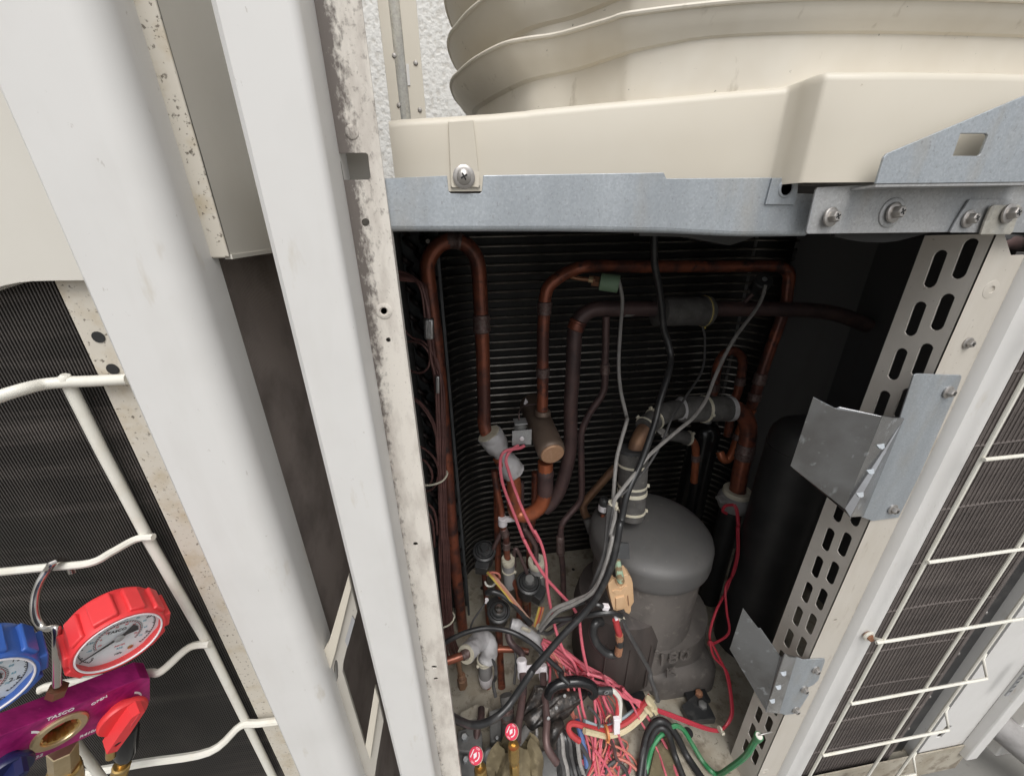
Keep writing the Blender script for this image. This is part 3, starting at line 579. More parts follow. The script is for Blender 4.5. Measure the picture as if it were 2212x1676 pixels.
# ---- wire guards
RG = thing('wire_guard', 'white coated wire guard over the brown coil at the right', 'wire guard', (.68, -.03, ZB))
YG = -.030; xv = [.5435, .676, .7475]
for x in xv: obj('upright_wire', g_tube([Vector((x, YG, ZB + .02)), Vector((x, YG, 1.13))], .0021, 8), 'white_coat', RG)
rows_z = [P(zN(1775, 750), YG).z, P(zO(1560, 125), YG).z, P(zO(1265, 670), YG).z, P(zO(1000, 1105), YG).z, P(zO(790, 1465), YG).z]
dzr = (rows_z[0] - rows_z[4]) / 4; rows_z = [rows_z[0] + dzr] + rows_z + [rows_z[4] - dzr]
for i, z in enumerate(rows_z):
    x1 = .783
    pts = [Vector((.541, YG - .0035, z)), Vector((x1, YG - .0035, z))]
    if i == 3:
        s = P(zO(1140, 655), -.0155); ring = [s + Vector((.0062 * math.cos(a), 0.000, .0062 * math.sin(a))) for a in [-.6 + 5.4 * k / 12 for k in range(13)]]
        pts = ring[::-1] + [Vector((.541, YG, z - .002)), Vector((.548, YG - .0035, z)), Vector((x1, YG - .0035, z))]
        w = obj('cross_wire', g_tube(cr(pts, 3), .0021, 8), 'white_coat', RG)
        obj('rusty_screw', join(g_lathe([(.0046, -.002), (.0046, .003), (.004, .006), (0, .006)], s, Vector((.1, -1, -.15)), 6), g_lathe([(.0062, -.003), (.0062, 0)], s, -EY, 14)), 'rust', w)
        continue
    zz = [Vector((x1, YG - .0035, z)), Vector((x1 + .004, YG + .012, z + .022)), Vector((x1 + .012, YG + .016, z + .027))]
    obj('cross_wire', g_tube(pts + zz[1:], .0021, 8), 'white_coat', RG)

# ================================================================== the neighbouring unit on the left
NB = thing('outdoor_unit', 'closed neighbouring outdoor unit at the left with dark fins and white corner', 'air conditioner', (-.35, .2, ZB))
corner_cover(-.2325, -.1715, -.030, .012, .018, NB)
obj('corner_post', bx(-.2715, -.176, .000, .002, ZB, P((160, 612), 0).z + .02), 'mouldy_paint', NB, smooth=False)
for x, y in ((615, 535), (705, 735)):
    c = P(zD(x, y), -.0003); obj('post_hole', g_lathe([(.0042, 0), (.0042, .0003), (0, .0003)], c, -EY, 14), 'dark_recess', NB)
zt_ = P((90, 609), -.008).z
obj('upper_panel', g_prism([toXZ([(230, 606), (110, 607), (70, 608), (40, 611), (10, 617), (-60, 640), (-260, 700)], -.008)[::-1] + [(-.19, ZT), (-.60, ZT)]], Vector((0, -.008, 0)), EX, EZ, EY, .03), 'cream_paint', NB, smooth=False, bev=.0015)
V, Fc = [], []; x = -.62
while x < -.274:
    b = len(V); V += [Vector((x, .004, ZB)), Vector((x + .0009, .004, ZB)), Vector((x + .0009, .020, ZB)), Vector((x, .020, ZB))]; V += [q + Vector((0, 0, 1.1 - ZB)) for q in V[b:b + 4]]
    Fc += [(b, b + 1, b + 5, b + 4), (b + 1, b + 2, b + 6, b + 5), (b, b + 4, b + 7, b + 3)]; x += .0023
obj('fins', (V, Fc), 'fin_black', NB, smooth=False, kind='stuff')
obj('fin_backing', bx(-.62, -.272, .0085, .018, ZB, 1.12), 'coil_fin', NB)
for kx in range(16): obj('coil_tube', g_tube([Vector((-.62, .012, .2 + kx * .052)), Vector((-.272, .012, .2 + kx * .052))], .0045, 6), 'fin_black', NB)
# its right-hand side, seen down the gap
XSD = -.160
zs = P(zA(1410, 1612), .004).z
obj('front_flange', bx(-.1875, XSD, .004, .006, zs, ZT), 'mouldy_paint', NB, smooth=False, bev=.001)
obj('flange_bead', g_tube([Vector((-.181, .0035, zs)), Vector((-.181, .0035, ZT))], .0025, 8), 'mouldy_paint', NB)
V, Fc = [], []
ny = 14
for i in range(ny):
    for j in range(10):
        y = .006 + i * .04; z = zs + (ZT - zs) * j / 9
        V.append(Vector((XSD + .0016 * math.sin(j * 2.2 + i) * math.exp(-((i - 3) / 2) ** 2), y, z)))
for i in range(ny - 1):
    for j in range(9): Fc.append((i * 10 + j, (i + 1) * 10 + j, (i + 1) * 10 + j + 1, i * 10 + j + 1))
obj('side_sheet', (V, Fc), 'cream_paint', NB)
obj('sheet_hem', bx(XSD - .004, XSD + .001, .006, .53, zs - .001, zs + .002), 'cream_paint', NB)
V, Fc = [], []; y = .012
while y < .52:
    b = len(V); V += [Vector((XSD - .022, y, ZB)), Vector((XSD - .022, y + .0012, ZB)), Vector((XSD - .030, y + .0012, ZB)), Vector((XSD - .030, y, ZB))]; V += [q + Vector((0, 0, zs + .02 - ZB)) for q in V[b:b + 4]]
    Fc += [(b, b + 1, b + 5, b + 4), (b + 1, b + 2, b + 6, b + 5), (b, b + 4, b + 7, b + 3)]; y += .0023
obj('side_fins', (V, Fc), 'fin_gap_lit', NB, smooth=False, kind='stuff')
obj('side_backing', bx(XSD - .034, XSD - .030, .008, .55, ZB, zs + .02), 'fin_gap_lit', NB)
obj('casing_core', bx(-.60, XSD - .036, .04, .55, ZB, ZT), 'inner_panel', NB)
# pressed steel stay low in the gap
ST = [zS(*q) for q in ((150, 760), (205, 665), (352, 165), (372, 250), (418, 440), (340, 715), (312, 830), (308, 890), (478, 1450), (555, 1000), (580, 1110), (616, 1265), (565, 1570), (550, 1676), (560, 1720), (440, 1720), (200, 900))]
stay = solo('pressed_stay', g_plate(ST, -.004, .004, [ell(*zS(258, 885), 4.6, 24, 14, 0)]), 'grey_beige', 'grey-beige pressed steel stay with oval hole in the gap between units', 'bracket', smooth=False, bev=.0012)
obj('folded_flange', g_plate([zS(*q) for q in ((150, 758), (205, 665), (352, 165), (372, 262), (250, 760), (207, 905))], -.0085, .004), 'beige_paint', stay, smooth=False, bev=.0008)
obj('folded_flange', g_plate([zS(*q) for q in ((478, 1448), (550, 1010), (582, 1110), (515, 1560))], -.0085, .004), 'beige_paint', stay, smooth=False, bev=.0008)
obj('rating_label', g_plate([zS(*q) for q in ((380, 470), (400, 505), (345, 705), (325, 660))], -.0052, .0008), 'print_grey', stay, smooth=False)

LG = thing('wire_guard', 'white coated wire guard bulging over the neighbouring fins at the left', 'wire guard', (-.33, -.03, ZB))
YL = -.010
def bulge(pts, Ye, w, nm='cross_wire'):
    """a bar at one height that comes forward where it drops in the picture"""
    q = [z(a, b) for z, a, b in pts]; e = P(q[-1], Ye); out = [PZ(p, e.z) for p in q]
    out = [v if v.y > -.14 else P(p, -.14) for v, p in zip(out, q)]
    return obj(nm, g_tube(cr(out, 5), .5 * w * mpp(e), 8), 'white_coat', LG)
top = cr([P(zD(a, b), y) for a, b, y in ((-120, 950, -.035), (0, 905, -.03), (150, 858, -.022), (280, 828, -.012), (430, 815, -.008), (600, 808, -.007), (800, 798, -.006))], 5)
obj('cross_wire', g_tube(top, .0042, 10), 'white_coat', LG)
obj('wire_tip', g_tube([P(zD(412, 830), -.008), P(zD(410, 790), -.008), P(zD(410, 770), -.008)], [.0042, .0042, .0025], 10), 'white_coat', LG)
bulge([(zE, -150, 412), (zE, 0, 400), (zE, 280, 372), (zE, 560, 345), (zE, 700, 275), (zE, 850, 195), (zE, 960, 182)], YL, 15)
bulge([(zE, 240, 1140), (zE, 330, 1110), (zE, 700, 1055), (zE, 930, 1030), (zE, 1010, 1018), (zE, 1180, 872), (zE, 1310, 850)], YL, 15)
bulge([(zE, 300, 1690), (zE, 510, 1660), (zE, 900, 1592), (zE, 1310, 1522), (zE, 1500, 1362), (zE, 1620, 1345), (zE, 1745, 1330)], YL, 15)
vx = P(zE(1290, 830), -.004)
obj('upright_wire', g_tube([P(zD(415, 800), -.004), P(zD(640, 1250), -.004), P(zE(930, 200), -.004), vx, P(zE(1710, 1690), -.004)], .0042, 10), 'white_coat', LG)
obj('upright_wire', g_tube([P(zE(440, 1420), -.05), P(zE(660, 1720), -.05)], .0036, 10), 'white_coat', LG)
# ================================================================== inside the machine compartment
def pipe(name, pts, w, mt, label, cat='copper pipe', collars=(), group=None, n=12, k=6, collar_mat='braze'):
    r = rad(pts[len(pts) // 2], w); cp_ = cr(pts, k)
    o = solo(name, g_tube(cp_, r, n), mt, label, cat, group)
    for t in collars:
        t, sc_, ln = t if isinstance(t, tuple) else (t, 1.16, 1.0)
        p, d_ = along(cp_, t); R = r * sc_
        obj('collar', g_lathe([(r * .98, -R * ln), (R, -R * ln * .9), (R * 1.03, -R * ln * .5), (R, R * ln * .2), (R * 1.08, R * ln * .35), (R * 1.06, R * ln * .6), (r * .98, R * ln * .75)], p, d_, 14), collar_mat, o)
    return o
def wire(pts, w, mt, label, name='wire', cat='wire', group=None, n=7, k=5):
    return solo(name, g_tube(cr(pts, k), rad(pts[len(pts) // 2], w), n), mt, label, cat, group)
def tie(p, d_, r, parent=None, label=None, head=None, w=.0016, mt='cream_plastic', group=None):
    """cable tie: a band round the bundle, with its square head"""
    u, v, z = frame(d_); h = head if head is not None else (u * .7 - EY * .7)
    h = (h - z * h.dot(z)).normalized()
    g = join(g_lathe([(r, -w), (r * 1.05 + .0006, -w), (r * 1.05 + .0006, w), (r, w)], p, d_, 18), g_box(p + h * (r + .0028), .0026, .0026, .0030, h, z.cross(h), z))
    if parent is not None: return obj('cable_tie', g, mt, parent, bev=.0004)
    return solo('cable_tie', g, mt, label, 'cable tie', group, bev=.0004)

# ---- large copper pipes
riser = L(zF, [(655, 176, .400)])
rpts = L(zJ, [(335, 1180, .395), (290, 650, .40)]) + L(zH, [(530, 1676, .40)])
rpts = [P(zJ(350, 1150), .40), P(zJ(250, 250), .40), P(zF(590, 1676), .40), P(zF(528, 1000), .40), P(zF(478, 600), .40), P(zF(457, 400), .40), P(zF(480, 300), .40), P(zF(540, 218), .40), P(zF(600, 186), .40), P(zF(655, 178), .40), P(zF(715, 188), .40), P(zF(775, 224), .40), P(zF(832, 300), .40), P(zF(857, 400), .40), P(zF(870, 600), .40), P(zF(889, 1050), .40), P(zF(900, 1500), .40), P(zH(850, 380), .40), P(zH(880, 500), .395), P(zH(960, 640), .39)]
pipe('riser_pipe', rpts, 34, 'copper', 'tall dark copper riser bent over in a U beside the left post', collars=((.815, 1.16, 1.3), (.70, 1.02, 1.0)))
jp = [P(zH(1010, 730), .385), P(zH(1090, 850), .38), P(zH(1150, 960), .38), P(zH(1165, 1100), .38), P(zH(1160, 1210), .38), P(zH(1180, 1310), .38), P(zH(1250, 1350), .375), P(zH(1340, 1335), .37), P(zH(1430, 1260), .37), P(zH(1478, 1150), .37), P(zH(1488, 1000), .37), P(zH(1490, 790), .37)]
pipe('trap_pipe', jp, 31, 'copper_bright', 'bright copper U-bend joining the grey wrap to the muffler', collars=((.86, 1.04, 2.2),), collar_mat='copper_dull')
# muffler lying towards the viewer
mf, mb = P(zH(1560, 705), .335), P(zH(1335, 165), .50)
mR = rad(mf, 62); ax = (mb - mf); ln = ax.length
mu = solo('muffler', g_lathe([(mR * .80, -.001), (mR * .86, 0), (mR * .98, .004), (mR, .010), (mR, ln - .012), (mR * .9, ln - .004), (mR * .6, ln)], mf, ax, 28), 'muffler_brown', 'brown cylindrical muffler with a bare copper end cap', 'muffler')
obj('end_cap', g_lathe([(mR * .84, .002), (mR * .84, -.003), (mR * .78, -.0045), (0, -.005)], mf, ax, 28), 'copper_cap', mu)
pc = P(zH(1460, 270), .40)
obj('inlet_collar', g_lathe([(.017, -.006), (.0165, 0), (.0145, .003), (.012, .003)], pc, EZ, 20), 'muffler_brown', mu)
obj('sticker', g_plate([zH(*q) for q in ((1262, 190), (1285, 130), (1310, 170), (1285, 205))], .462, .001), 'print_white', mu)
hot = [P(zH(1458, 275), .402), P(zF(1355, 1500), .402), P(zF(1358, 1280), .402), P(zF(1360, 930), .402), P(zF(1372, 700), .404), P(zF(1380, 610), .404), P(zF(1410, 530), .405), P(zF(1500, 455), .405), P(zF(1600, 405), .41), P(zF(1690, 380), .41), P(zF(1800, 378), .42), P(zG(300, 380), .43), P(zG(900, 378), .44), P(zG(1300, 376), .44), P(zG(1400, 390), .44), P(zG(1447, 440), .44), P(zG(1440, 540), .44), P(zG(1410, 720), .44), P(zG(1300, 1030), .44), P(zG(1215, 1280), .44), P(zG(1165, 1440), .44), P(zI(1880, 230), .44)]
pipe('hot_gas_pipe', hot, 26.5, 'copper', 'long copper pipe looping from the muffler across to the right corner', collars=((.085, 1.12, .9), (.20, 1.12, 1.1), (.935, 1.14, 1.2), (.975, 1.18, .8)))
suc = [P(zH(1480, 1290), .43), P(zH(1560, 1215), .43), P(zH(1640, 1080), .43), P(zH(1710, 850), .43), P(zH(1750, 600), .43), P(zH(1752, 200), .43), P(zF(1590, 1250), .43), P(zF(1605, 950), .43), P(zF(1620, 850), .43), P(zF(1670, 765), .43), P(zF(1760, 715), .43), P(zF(1900, 710), .43), P(zG(200, 710), .43), P(zG(900, 712), .43), P(zG(1300, 712), .43), P(zG(1650, 725), .43), P(zG(1850, 760), .43), P(zG(2060, 840), .43)]
pipe('gas_pipe', suc, 34, 'copper_dull', 'thick dull copper pipe running right from behind the valve body', collars=((.405, 1.1, .7),), collar_mat='copper')
# wrapped valve body on it, with strap and label
vb0, vb1 = P(zG(480, 730), .43), P(zG(770, 730), .43); R = rad(vb0, 62)
vbo = solo('strainer', g_lathe([(R * .55, -.012), (R * .95, -.006), (R, .004), (R, (vb1 - vb0).length - .004), (R * .95, (vb1 - vb0).length)], vb0, vb1 - vb0, 22), 'dark_foam', 'drab taped strainer body on the thick horizontal pipe', 'strainer')
obj('flange', g_lathe([(R * .7, 0), (R * 1.05, .002), (R * 1.12, .006), (R * 1.05, .015), (R * .8, .022)], vb1 - EX * .002, EX, 18), 'dark_foam', vbo)
tie(vb1 + EX * .004, EX, R * 1.04, vbo, head=Vector((0, -.3, -1)), mt='wire_yellow')
obj('end_collar', g_lathe([(R * .7, 0), (R * 1.0, .003), (R * .95, .010), (R * .6, .014)], vb0 - EX * .024, EX, 18), 'dark_foam', vbo)
lb = P(zG(195, 715), .43); obj('metal_label', g_lathe([(rad(lb, 31.5), -.010), (rad(lb, 31.5), .010)], lb, EX, 18), 'zinc_dull', vbo)
liq = [P(zG(20, 770), .425), P(zF(1850, 1000), .42), P(zF(1845, 1150), .42), P(zF(1842, 1310), .42), P(zF(1810, 1400), .42), P(zH(1960, 270), .42), P(zH(1885, 430), .42), P(zH(1862, 560), .42), P(zH(1866, 900), .42), P(zH(1868, 1120), .42), P(zH(1840, 1220), .42), P(zH(1740, 1340), .415), P(zH(1665, 1440), .41), P(zH(1645, 1560), .41), P(zJ(1370, 160), .41), P(zJ(1368, 300), .41), P(zJ(1390, 480), .41), P(zJ(1398, 700), .40), P(zJ(1400, 900), .38)]
pipe('liquid_pipe', liq, 13.5, 'copper_dull', 'thin dull copper pipe with two kinks in front of the coil', collars=((.14, 1.3, 1.5), (.77, 1.35, 3.5)))
pipe('brown_pipe', [P(zI(470, 850), .46), P(zI(320, 1020), .46), P(zI(180, 1180), .46), P(zI(140, 1240), .46), P(zI(145, 1310), .455), P(zI(190, 1390), .45), P(zI(250, 1480), .44)], 17, 'copper_brown', 'short brown copper pipe bending down beside the compressor')
# small U and its companions in the right corner
pipe('small_u_pipe', [P(zI(1330, 330), .50), P(zG(845, 1400), .50), P(zG(868, 1290), .50), P(zG(890, 1160), .50), P(zG(930, 1080), .50), P(zG(985, 1040), .50), P(zG(1045, 1050), .50), P(zG(1085, 1110), .50), P(zG(1078, 1220), .50), P(zG(1050, 1350), .50), P(zI(1700, 200), .50), P(zI(1640, 520), .50)], 19, 'copper', 'small inverted copper U in the right rear corner', collars=((.2, 1.15, 1.0), (.66, 1.15, 1.0)))
pipe('thin_corner_pipe', [P(zI(1900, 240), .455), P(zI(1790, 420), .46), P(zI(1720, 620), .46), P(zI(1690, 700), .46), P(zI(1640, 770), .46), P(zI(1590, 760), .46), P(zI(1560, 690), .47)], 17, 'copper_bright', 'thin bright copper bend low in the right corner', collars=((.45, 1.2, .8),))
# suction elbow from the insulated tube down to the flared fitting
elb = [P(zI(1560, 235), .385), P(zI(1680, 230), .385), P(zI(1760, 260), .385), P(zI(1830, 340), .385), P(zI(1858, 450), .385), P(zI(1845, 580), .385), P(zI(1805, 760), .385), P(zI(1770, 920), .385), P(zI(1738, 1130), .385)]
pipe('suction_elbow', elb, 34, 'copper', 'wide copper elbow dropping into the cream ring at the right', collars=((.56, 1.08, .8), (.62, 1.06, .6)))
# flared fitting below it
fc = P(zI(1738, 1110), .385); R = rad(fc, 56)
ff_ = solo('flared_fitting', g_lathe([(R * .70, -.050), (R * 1.08, -.044), (R * 1.26, -.028), (R * 1.18, -.012), (R * .98, -.006), (R * .98, 0)], fc, EZ, 26), 'grey_foam', 'grey flared fitting with cream foam ring under the wide elbow', 'fitting')
obj('foam_ring', g_lathe([(R, -.004), (R, .006), (R * .97, .008), (R * .62, .008), (R * .58, .004), (R * .58, -.004)], fc, EZ, 26, ring=True), 'cream_foam', ff_)
obj('mount_ear', g_box(fc + Vector((-R * 1.25, -.004, -.014)), .010, .012, .004), 'grey_foam', ff_, bev=.002)
v1 = P(zI(1640, 1420), .40)
obj('bracket', g_box(v1 + Vector((.0, -.02, .004)), .007, .003, .020), 'grey_foam', ff_, bev=.002)
R3 = .026; c3 = Vector((fc.x, fc.y + .004, 0))
solo('slim_receiver', g_lathe([(R3, ZB + .004), (R3, fc.z - .052), (R3 * .8, fc.z - .05)], c3, EZ, 24), 'vessel_black', 'slim matt black vessel under the flared fitting', 'vessel')
# oil separator, black gloss top
oc = P(zI(1405, 470), .53); R = rad(oc, 62)
sep = solo('oil_separator', g_lathe([(R, ZB + .004 - oc.z), (R, -.012), (R * .96, .004), (R * .82, .016), (R * .55, .024), (R * .3, .027), (0, .028)], oc, EZ, 28), 'vessel_gloss', 'glossy black upright oil separator under the grey sleeve', 'vessel')
obj('top_stub', g_lathe([(R * .32, .02), (R * .32, .036), (0, .036)], oc, EZ, 14), 'zinc_dull', sep)
ks = [P(zI(1090, 520), .44), P(zI(1200, 560), .44), P(zI(1270, 570), .44), P(zI(1305, 640), .44), P(zI(1310, 760), .44), P(zI(1300, 880), .44), P(zI(1290, 1000), .44)]
pipe('drop_pipe', ks, 16, 'copper_bright', 'short bright copper drop pipe before the black separator', collars=((.60, 1.15, 1.0),))
pipe('sleeve_elbow', [P(zI(1000, 500), .43), P(zI(1090, 510), .43), P(zI(1180, 530), .44), P(zI(1240, 560), .44)], 29, 'dark_foam', 'dark foam sleeve tied round the drop pipe', 'insulation')
pt_, dr_ = P(zI(1235, 545), .438), Vector((1, 0, -.25)); tie(pt_, dr_, rad(pt_, 30), label='cream cable tie on the dark sleeve of the drop pipe', head=Vector((0, -.5, 1)))
# big black accumulator at the right
ac = P((1740, 930), .27); R = .062
# its left flank is what shows
lf = P((1676, 960), .27); ac = Vector((lf.x + R, .27, lf.z))
acc = solo('accumulator', g_lathe([(R, ZB + .004 - ac.z), (R, -.010), (R * .985, .006), (R * .93, .020), (R * .8, .033), (R * .55, .043), (R * .25, .047), (0, .048)], ac, EZ, 40), 'vessel_black', 'large matt black accumulator vessel behind the slotted post', 'vessel')
obj('seam', g_lathe([(R * .99, -.0145), (R * 1.012, -.0135), (R * 1.012, -.0115), (R * .99, -.0105)], ac, EZ, 40), 'vessel_black', acc)
obj('top_port', g_lathe([(.011, .02), (.011, .064), (.007, .068), (0, .068)], ac + Vector((.028, -.005, 0)), EZ, 14), 'vessel_black', acc)

# ---- compressor
cc = P((1396, 1195), .29); R = rad(cc, 246)
CP = thing('compressor', 'large grey domed compressor in a moulded jacket marked 180 K', 'compressor', (cc.x, cc.y, ZB))
zr = P((1432, 1283), cc.y - R * .98).z
def pixel_y(v): q = ROT.transposed() @ (v - CAM); return CY - FPX * q.y / -q.z
DH = .3
while DH < 1.6:                                                     # height of the dome whose crown reaches the line seen in the picture
    if min(pixel_y(Vector((cc.x, cc.y + R * math.cos(a), zr + .03 + R * DH * math.sin(a)))) for a in [i * math.pi / 60 for i in range(61)]) < 1072: break
    DH += .02
dome = [(R * 1.0, -.004), (R * 1.005, .004), (R * 1.0, .03)] + [(R * math.cos(a), .03 + R * DH * math.sin(a)) for a in [i * math.pi / 20 for i in range(1, 10)]] + [(0, .03 + R * DH)]
obj('dome', g_lathe([(R * .90, -.010), (R * .985, -.008)] + dome, Vector((cc.x, cc.y, zr)), EZ, 48), 'compressor_grey', CP)
obj('shell', g_lathe([(R * .90, ZB + .03 - zr), (R * .90, -.006)], Vector((cc.x, cc.y, zr)), EZ, 40), 'jacket_grey', CP)
# moulded jacket: lofted front with waist
def loft(rows, n=28):
    V, Fc = [], []
    for cx_, cy_, z, a, b_, pw in rows:
        for j in range(n):
            t = 2 * math.pi * j / n; c_, s_ = math.cos(t), math.sin(t)
            V.append(Vector((cx_ + a * math.copysign(abs(c_) ** pw, c_), cy_ + b_ * math.copysign(abs(s_) ** pw, s_), z)))
    for i in range(len(rows) - 1):
        for j in range(n): Fc.append((i * n + j, i * n + (j + 1) % n, (i + 1) * n + (j + 1) % n, (i + 1) * n + j))
    Fc.append(tuple(range(n - 1, -1, -1))); Fc.append(tuple(range((len(rows) - 1) * n, len(rows) * n)))
    return V, Fc
jx = cc.x + R * .19; jy = cc.y
def side(px, py, Y): v = P((px, py), Y); return v.x, v.z
rows_j = []
for (rx, ry, Yo, lx, fr, pw) in ((1494, 1482, -.045, 1392, .86, .36), (1499, 1466, -.045, 1386, .91, .30), (1513, 1405, -.045, 1378, .94, .28), (1517, 1382, -.045, 1374, .945, .30), (1508, 1364, -.035, 1352, .90, .42), (1499, 1338, -.01, 1320, .83, .7), (1503, 1316, .0, 1304, .87, .9), (1510, 1284, .0, 1292, .92, 1.0)):
    x1_, z_ = side(rx, ry, cc.y + Yo); x0_, _z = side(lx, ry, cc.y + Yo)
    rows_j.append(((x0_ + x1_) / 2, cc.y - .004, z_, (x1_ - x0_) / 2, R * fr, pw))
jk = obj('jacket', loft(rows_j, 40), 'jacket_grey', CP)
jk.data.set_sharp_from_angle(angle=math.radians(60))
yfr = cc.y - .004 - R * .935 - .0006
tu = P(zK(1075, 1440), yfr); tk = P(zK(1050, 1590), yfr)
obj('embossed_mark', text_g('180', .050, tu, Vector((1, 0, .10)).normalized(), Vector((-.10, 0, 1)).normalized(), .0016), 'jacket_grey', jk)
obj('embossed_mark', text_g('K', .040, tk, Vector((1, 0, .10)).normalized(), Vector((-.10, 0, 1)).normalized(), .0016), 'jacket_grey', jk)
obj('embossed_mark', g_lathe([(.004, -.002), (.004, .0014), (.0028, .0014), (.0028, -.002)], P(zK(905, 1375), yfr), -EY, 14), 'jacket_grey', jk)
dk = obj('blanket', g_lathe([(R * .70, ZB + .02), (R * .80, ZB + .05), (R * .82, .30), (R * .74, .345), (R * .5, .36)], Vector((cc.x - R * .46, cc.y - .02, 0)), EZ, 32), 'jacket_dark', CP)
for a in (-2.2, -1.75, -1.3):
    p0 = Vector((cc.x - R * .46 + R * .825 * math.cos(a), cc.y - .02 + R * .825 * math.sin(a), 0)); obj('blanket_seam', g_tube([p0 + EZ * (ZB + .06), p0 + EZ * .30], .0016, 6), 'jacket_dark', dk)
for dx in (-.05, .09):
    obj('mount_foot', bx(cc.x + dx - .02, cc.x + dx + .03, cc.y - R - .02, cc.y - R * .3, ZB + .012, ZB + .022), 'black_rubber', CP, smooth=False, bev=.002)
    obj('foot_bolt', g_lathe([(.008, ZB + .02), (.008, ZB + .032), (.005, ZB + .034), (0, ZB + .034)], Vector((cc.x + dx + .008, cc.y - R - .006, 0)), EZ, 6), 'rust', CP)
mfoot = [zM(*q) for q in ((935, 815), (1120, 665), (1190, 665), (1300, 870), (1350, 975), (1030, 1000))]
obj('mount_plate', (lambda p_: ([q for q in p_] + [q + EZ * -.018 for q in p_], [tuple(range(6)), tuple(range(11, 5, -1))] + [(i, (i + 1) % 6, 6 + (i + 1) % 6, 6 + i) for i in range(6)]))([PZ(q, ZB + .024) for q in mfoot]), 'black_plastic', CP, smooth=False, bev=.001)
q_ = PZ(zM(1185, 820), ZB + .0245); obj('plate_nut', g_lathe([(.009, 0), (.009, .006), (.006, .008), (0, .008)], q_, EZ, 6), 'stone_grey', CP)
obj('terminal_cover', g_prism([[(-.013, -.013), (.012, -.016), (.014, .010), (-.010, .015)]], P(zK(545, 320), cc.y - R * .86), EX, (EZ - EY * -.6).normalized(), EY, .004), 'black_plastic', CP, smooth=False, bev=.0008)
# insulated suction tube on its crown
s0, s1 = P(zI(640, 1330), .275), P(zI(660, 680), .30); R1 = rad(P(zI(650, 1000), .29), 62)
su = solo('insulated_tube', g_tube([s0 + (s1 - s0) * t for t in (-.06, 0, .25, .5, .75, 1.0)], [R1 * .86, R1 * .88, R1 * .94, R1 * .97, R1, R1], 22), 'dark_foam', 'dark foam-wrapped suction tube standing on the compressor dome', 'insulation')
dS = (s1 - s0)
for t, hd in ((.80, Vector((-.2, -1, 0))), (.47, Vector((1, -.3, .3))), (.06, Vector((1, -.3, .1)))):
    tie(s0 + dS * t, dS, R1 * (.90 + .09 * t), su, head=hd, w=.0024)
obj('strap', g_lathe([(R1 * .985, -.004), (R1 * 1.02, -.003), (R1 * 1.02, .003), (R1 * .985, .004)], s0 + dS * .36, dS, 22), 'cream_plastic', su)
obj('foam_collar', g_lathe([(R1 * .70, -.006), (R1 * .98, -.004), (R1 * 1.02, .002), (R1 * .98, .006), (R1 * .6, .006)], s1, dS, 24), 'black_foam', su)
pipe('suction_pipe', [P(zI(670, 760), .30), P(zI(690, 640), .30), P(zI(740, 520), .31), P(zI(810, 420), .325), P(zI(900, 320), .34), P(zI(1000, 260), .355), P(zI(1120, 240), .37)], 34, 'copper_brown', 'bare brown copper suction pipe leaving the foam tube')
sl0 = P(zI(800, 400), .322)
slv = solo('foam_elbow', g_tube(cr([P(zI(775, 440), .317), P(zI(850, 370), .33), P(zI(960, 300), .345), P(zI(1060, 260), .36), P(zI(1130, 245), .372)], 5), rad(sl0, 44), 20), 'dark_foam', 'split foam elbow sleeve with two cable ties above the compressor', 'insulation')
tie(P(zI(790, 425), .32), P(zI(850, 370), .33) - P(zI(775, 440), .317), rad(sl0, 45), slv, head=Vector((-1, -.2, .1)))
tie(P(zI(880, 345), .333), P(zI(960, 300), .345) - P(zI(850, 370), .33), rad(sl0, 45), slv, head=Vector((-.8, 0, .7)))
tie(P(zI(960, 480), .32), Vector((-.4, .2, -1)), .012, slv, head=Vector((-.3, -1, .2)), mt='wire_grey')
h0, h1 = P(zI(1140, 245), .375), P(zI(1655, 240), .385); R2 = rad(h0, 56)
hs_ = solo('foam_sleeve', g_tube([h0 + (h1 - h0) * t for t in (0, .03, .3, .6, .97, 1)], [R2 * .9, R2, R2 * 1.02, R2, R2, R2 * .93], 22), 'dark_foam', 'horizontal grey foam sleeve tied with one cream strap', 'insulation')
tie(h0 + (h1 - h0) * .48, h1 - h0, R2 * 1.02, hs_, w=.003)
obj('tape_end', g_lathe([(R2 * .99, -.006), (R2 * 1.03, -.005), (R2 * 1.02, .006), (R2 * .7, .010)], h1, EX, 22), 'grey_tape', hs_)
obj('tape_end', g_lathe([(R2 * .60, -.010), (R2 * .75, -.005), (R2 * .98, .004)], h0, EX, 22), 'grey_tape', hs_)
# discharge stub with pressure switch beside it
pipe('discharge_stub', [P(zI(200, 1380), .40), P(zI(225, 1450), .39), P(zI(260, 1530), .37), P(zI(330, 1600), .35), P(zI(420, 1640), .32)], 28, 'dark_foam', 'dark foam stub where the brown pipe meets the compressor', 'insulation')
ps = P(zI(350, 1240), .33)
pw_ = solo('pressure_switch', g_lathe([(.0095, -.018), (.0105, -.014), (.0105, .012), (.009, .016), (.006, .018), (0, .018)], ps, Vector((.05, 0, 1)), 20), 'black_plastic', 'black pressure switch with white label on an orange tube', 'switch')
obj('paper_label', g_lathe([(.0108, -.013), (.0108, .001)], ps, Vector((.05, 0, 1)), 20), 'print_white', pw_)
for k in range(4): obj('label_print', g_box(ps + Vector((-.002 + k * .0018, -.0108, -.006)), .0005, .0003, .005), 'print_grey', pw_)
obj('tube', g_tube([ps - EZ * .016, P(zI(330, 1420), .33), P(zI(325, 1500), .33)], .0048, 10), 'copper_bright', pw_)
obj('seat', g_lathe([(.013, -.008), (.013, .004), (.009, .008), (0, .008)], P(zI(320, 1560), .33), EZ, 18), 'dark_foam', pw_)
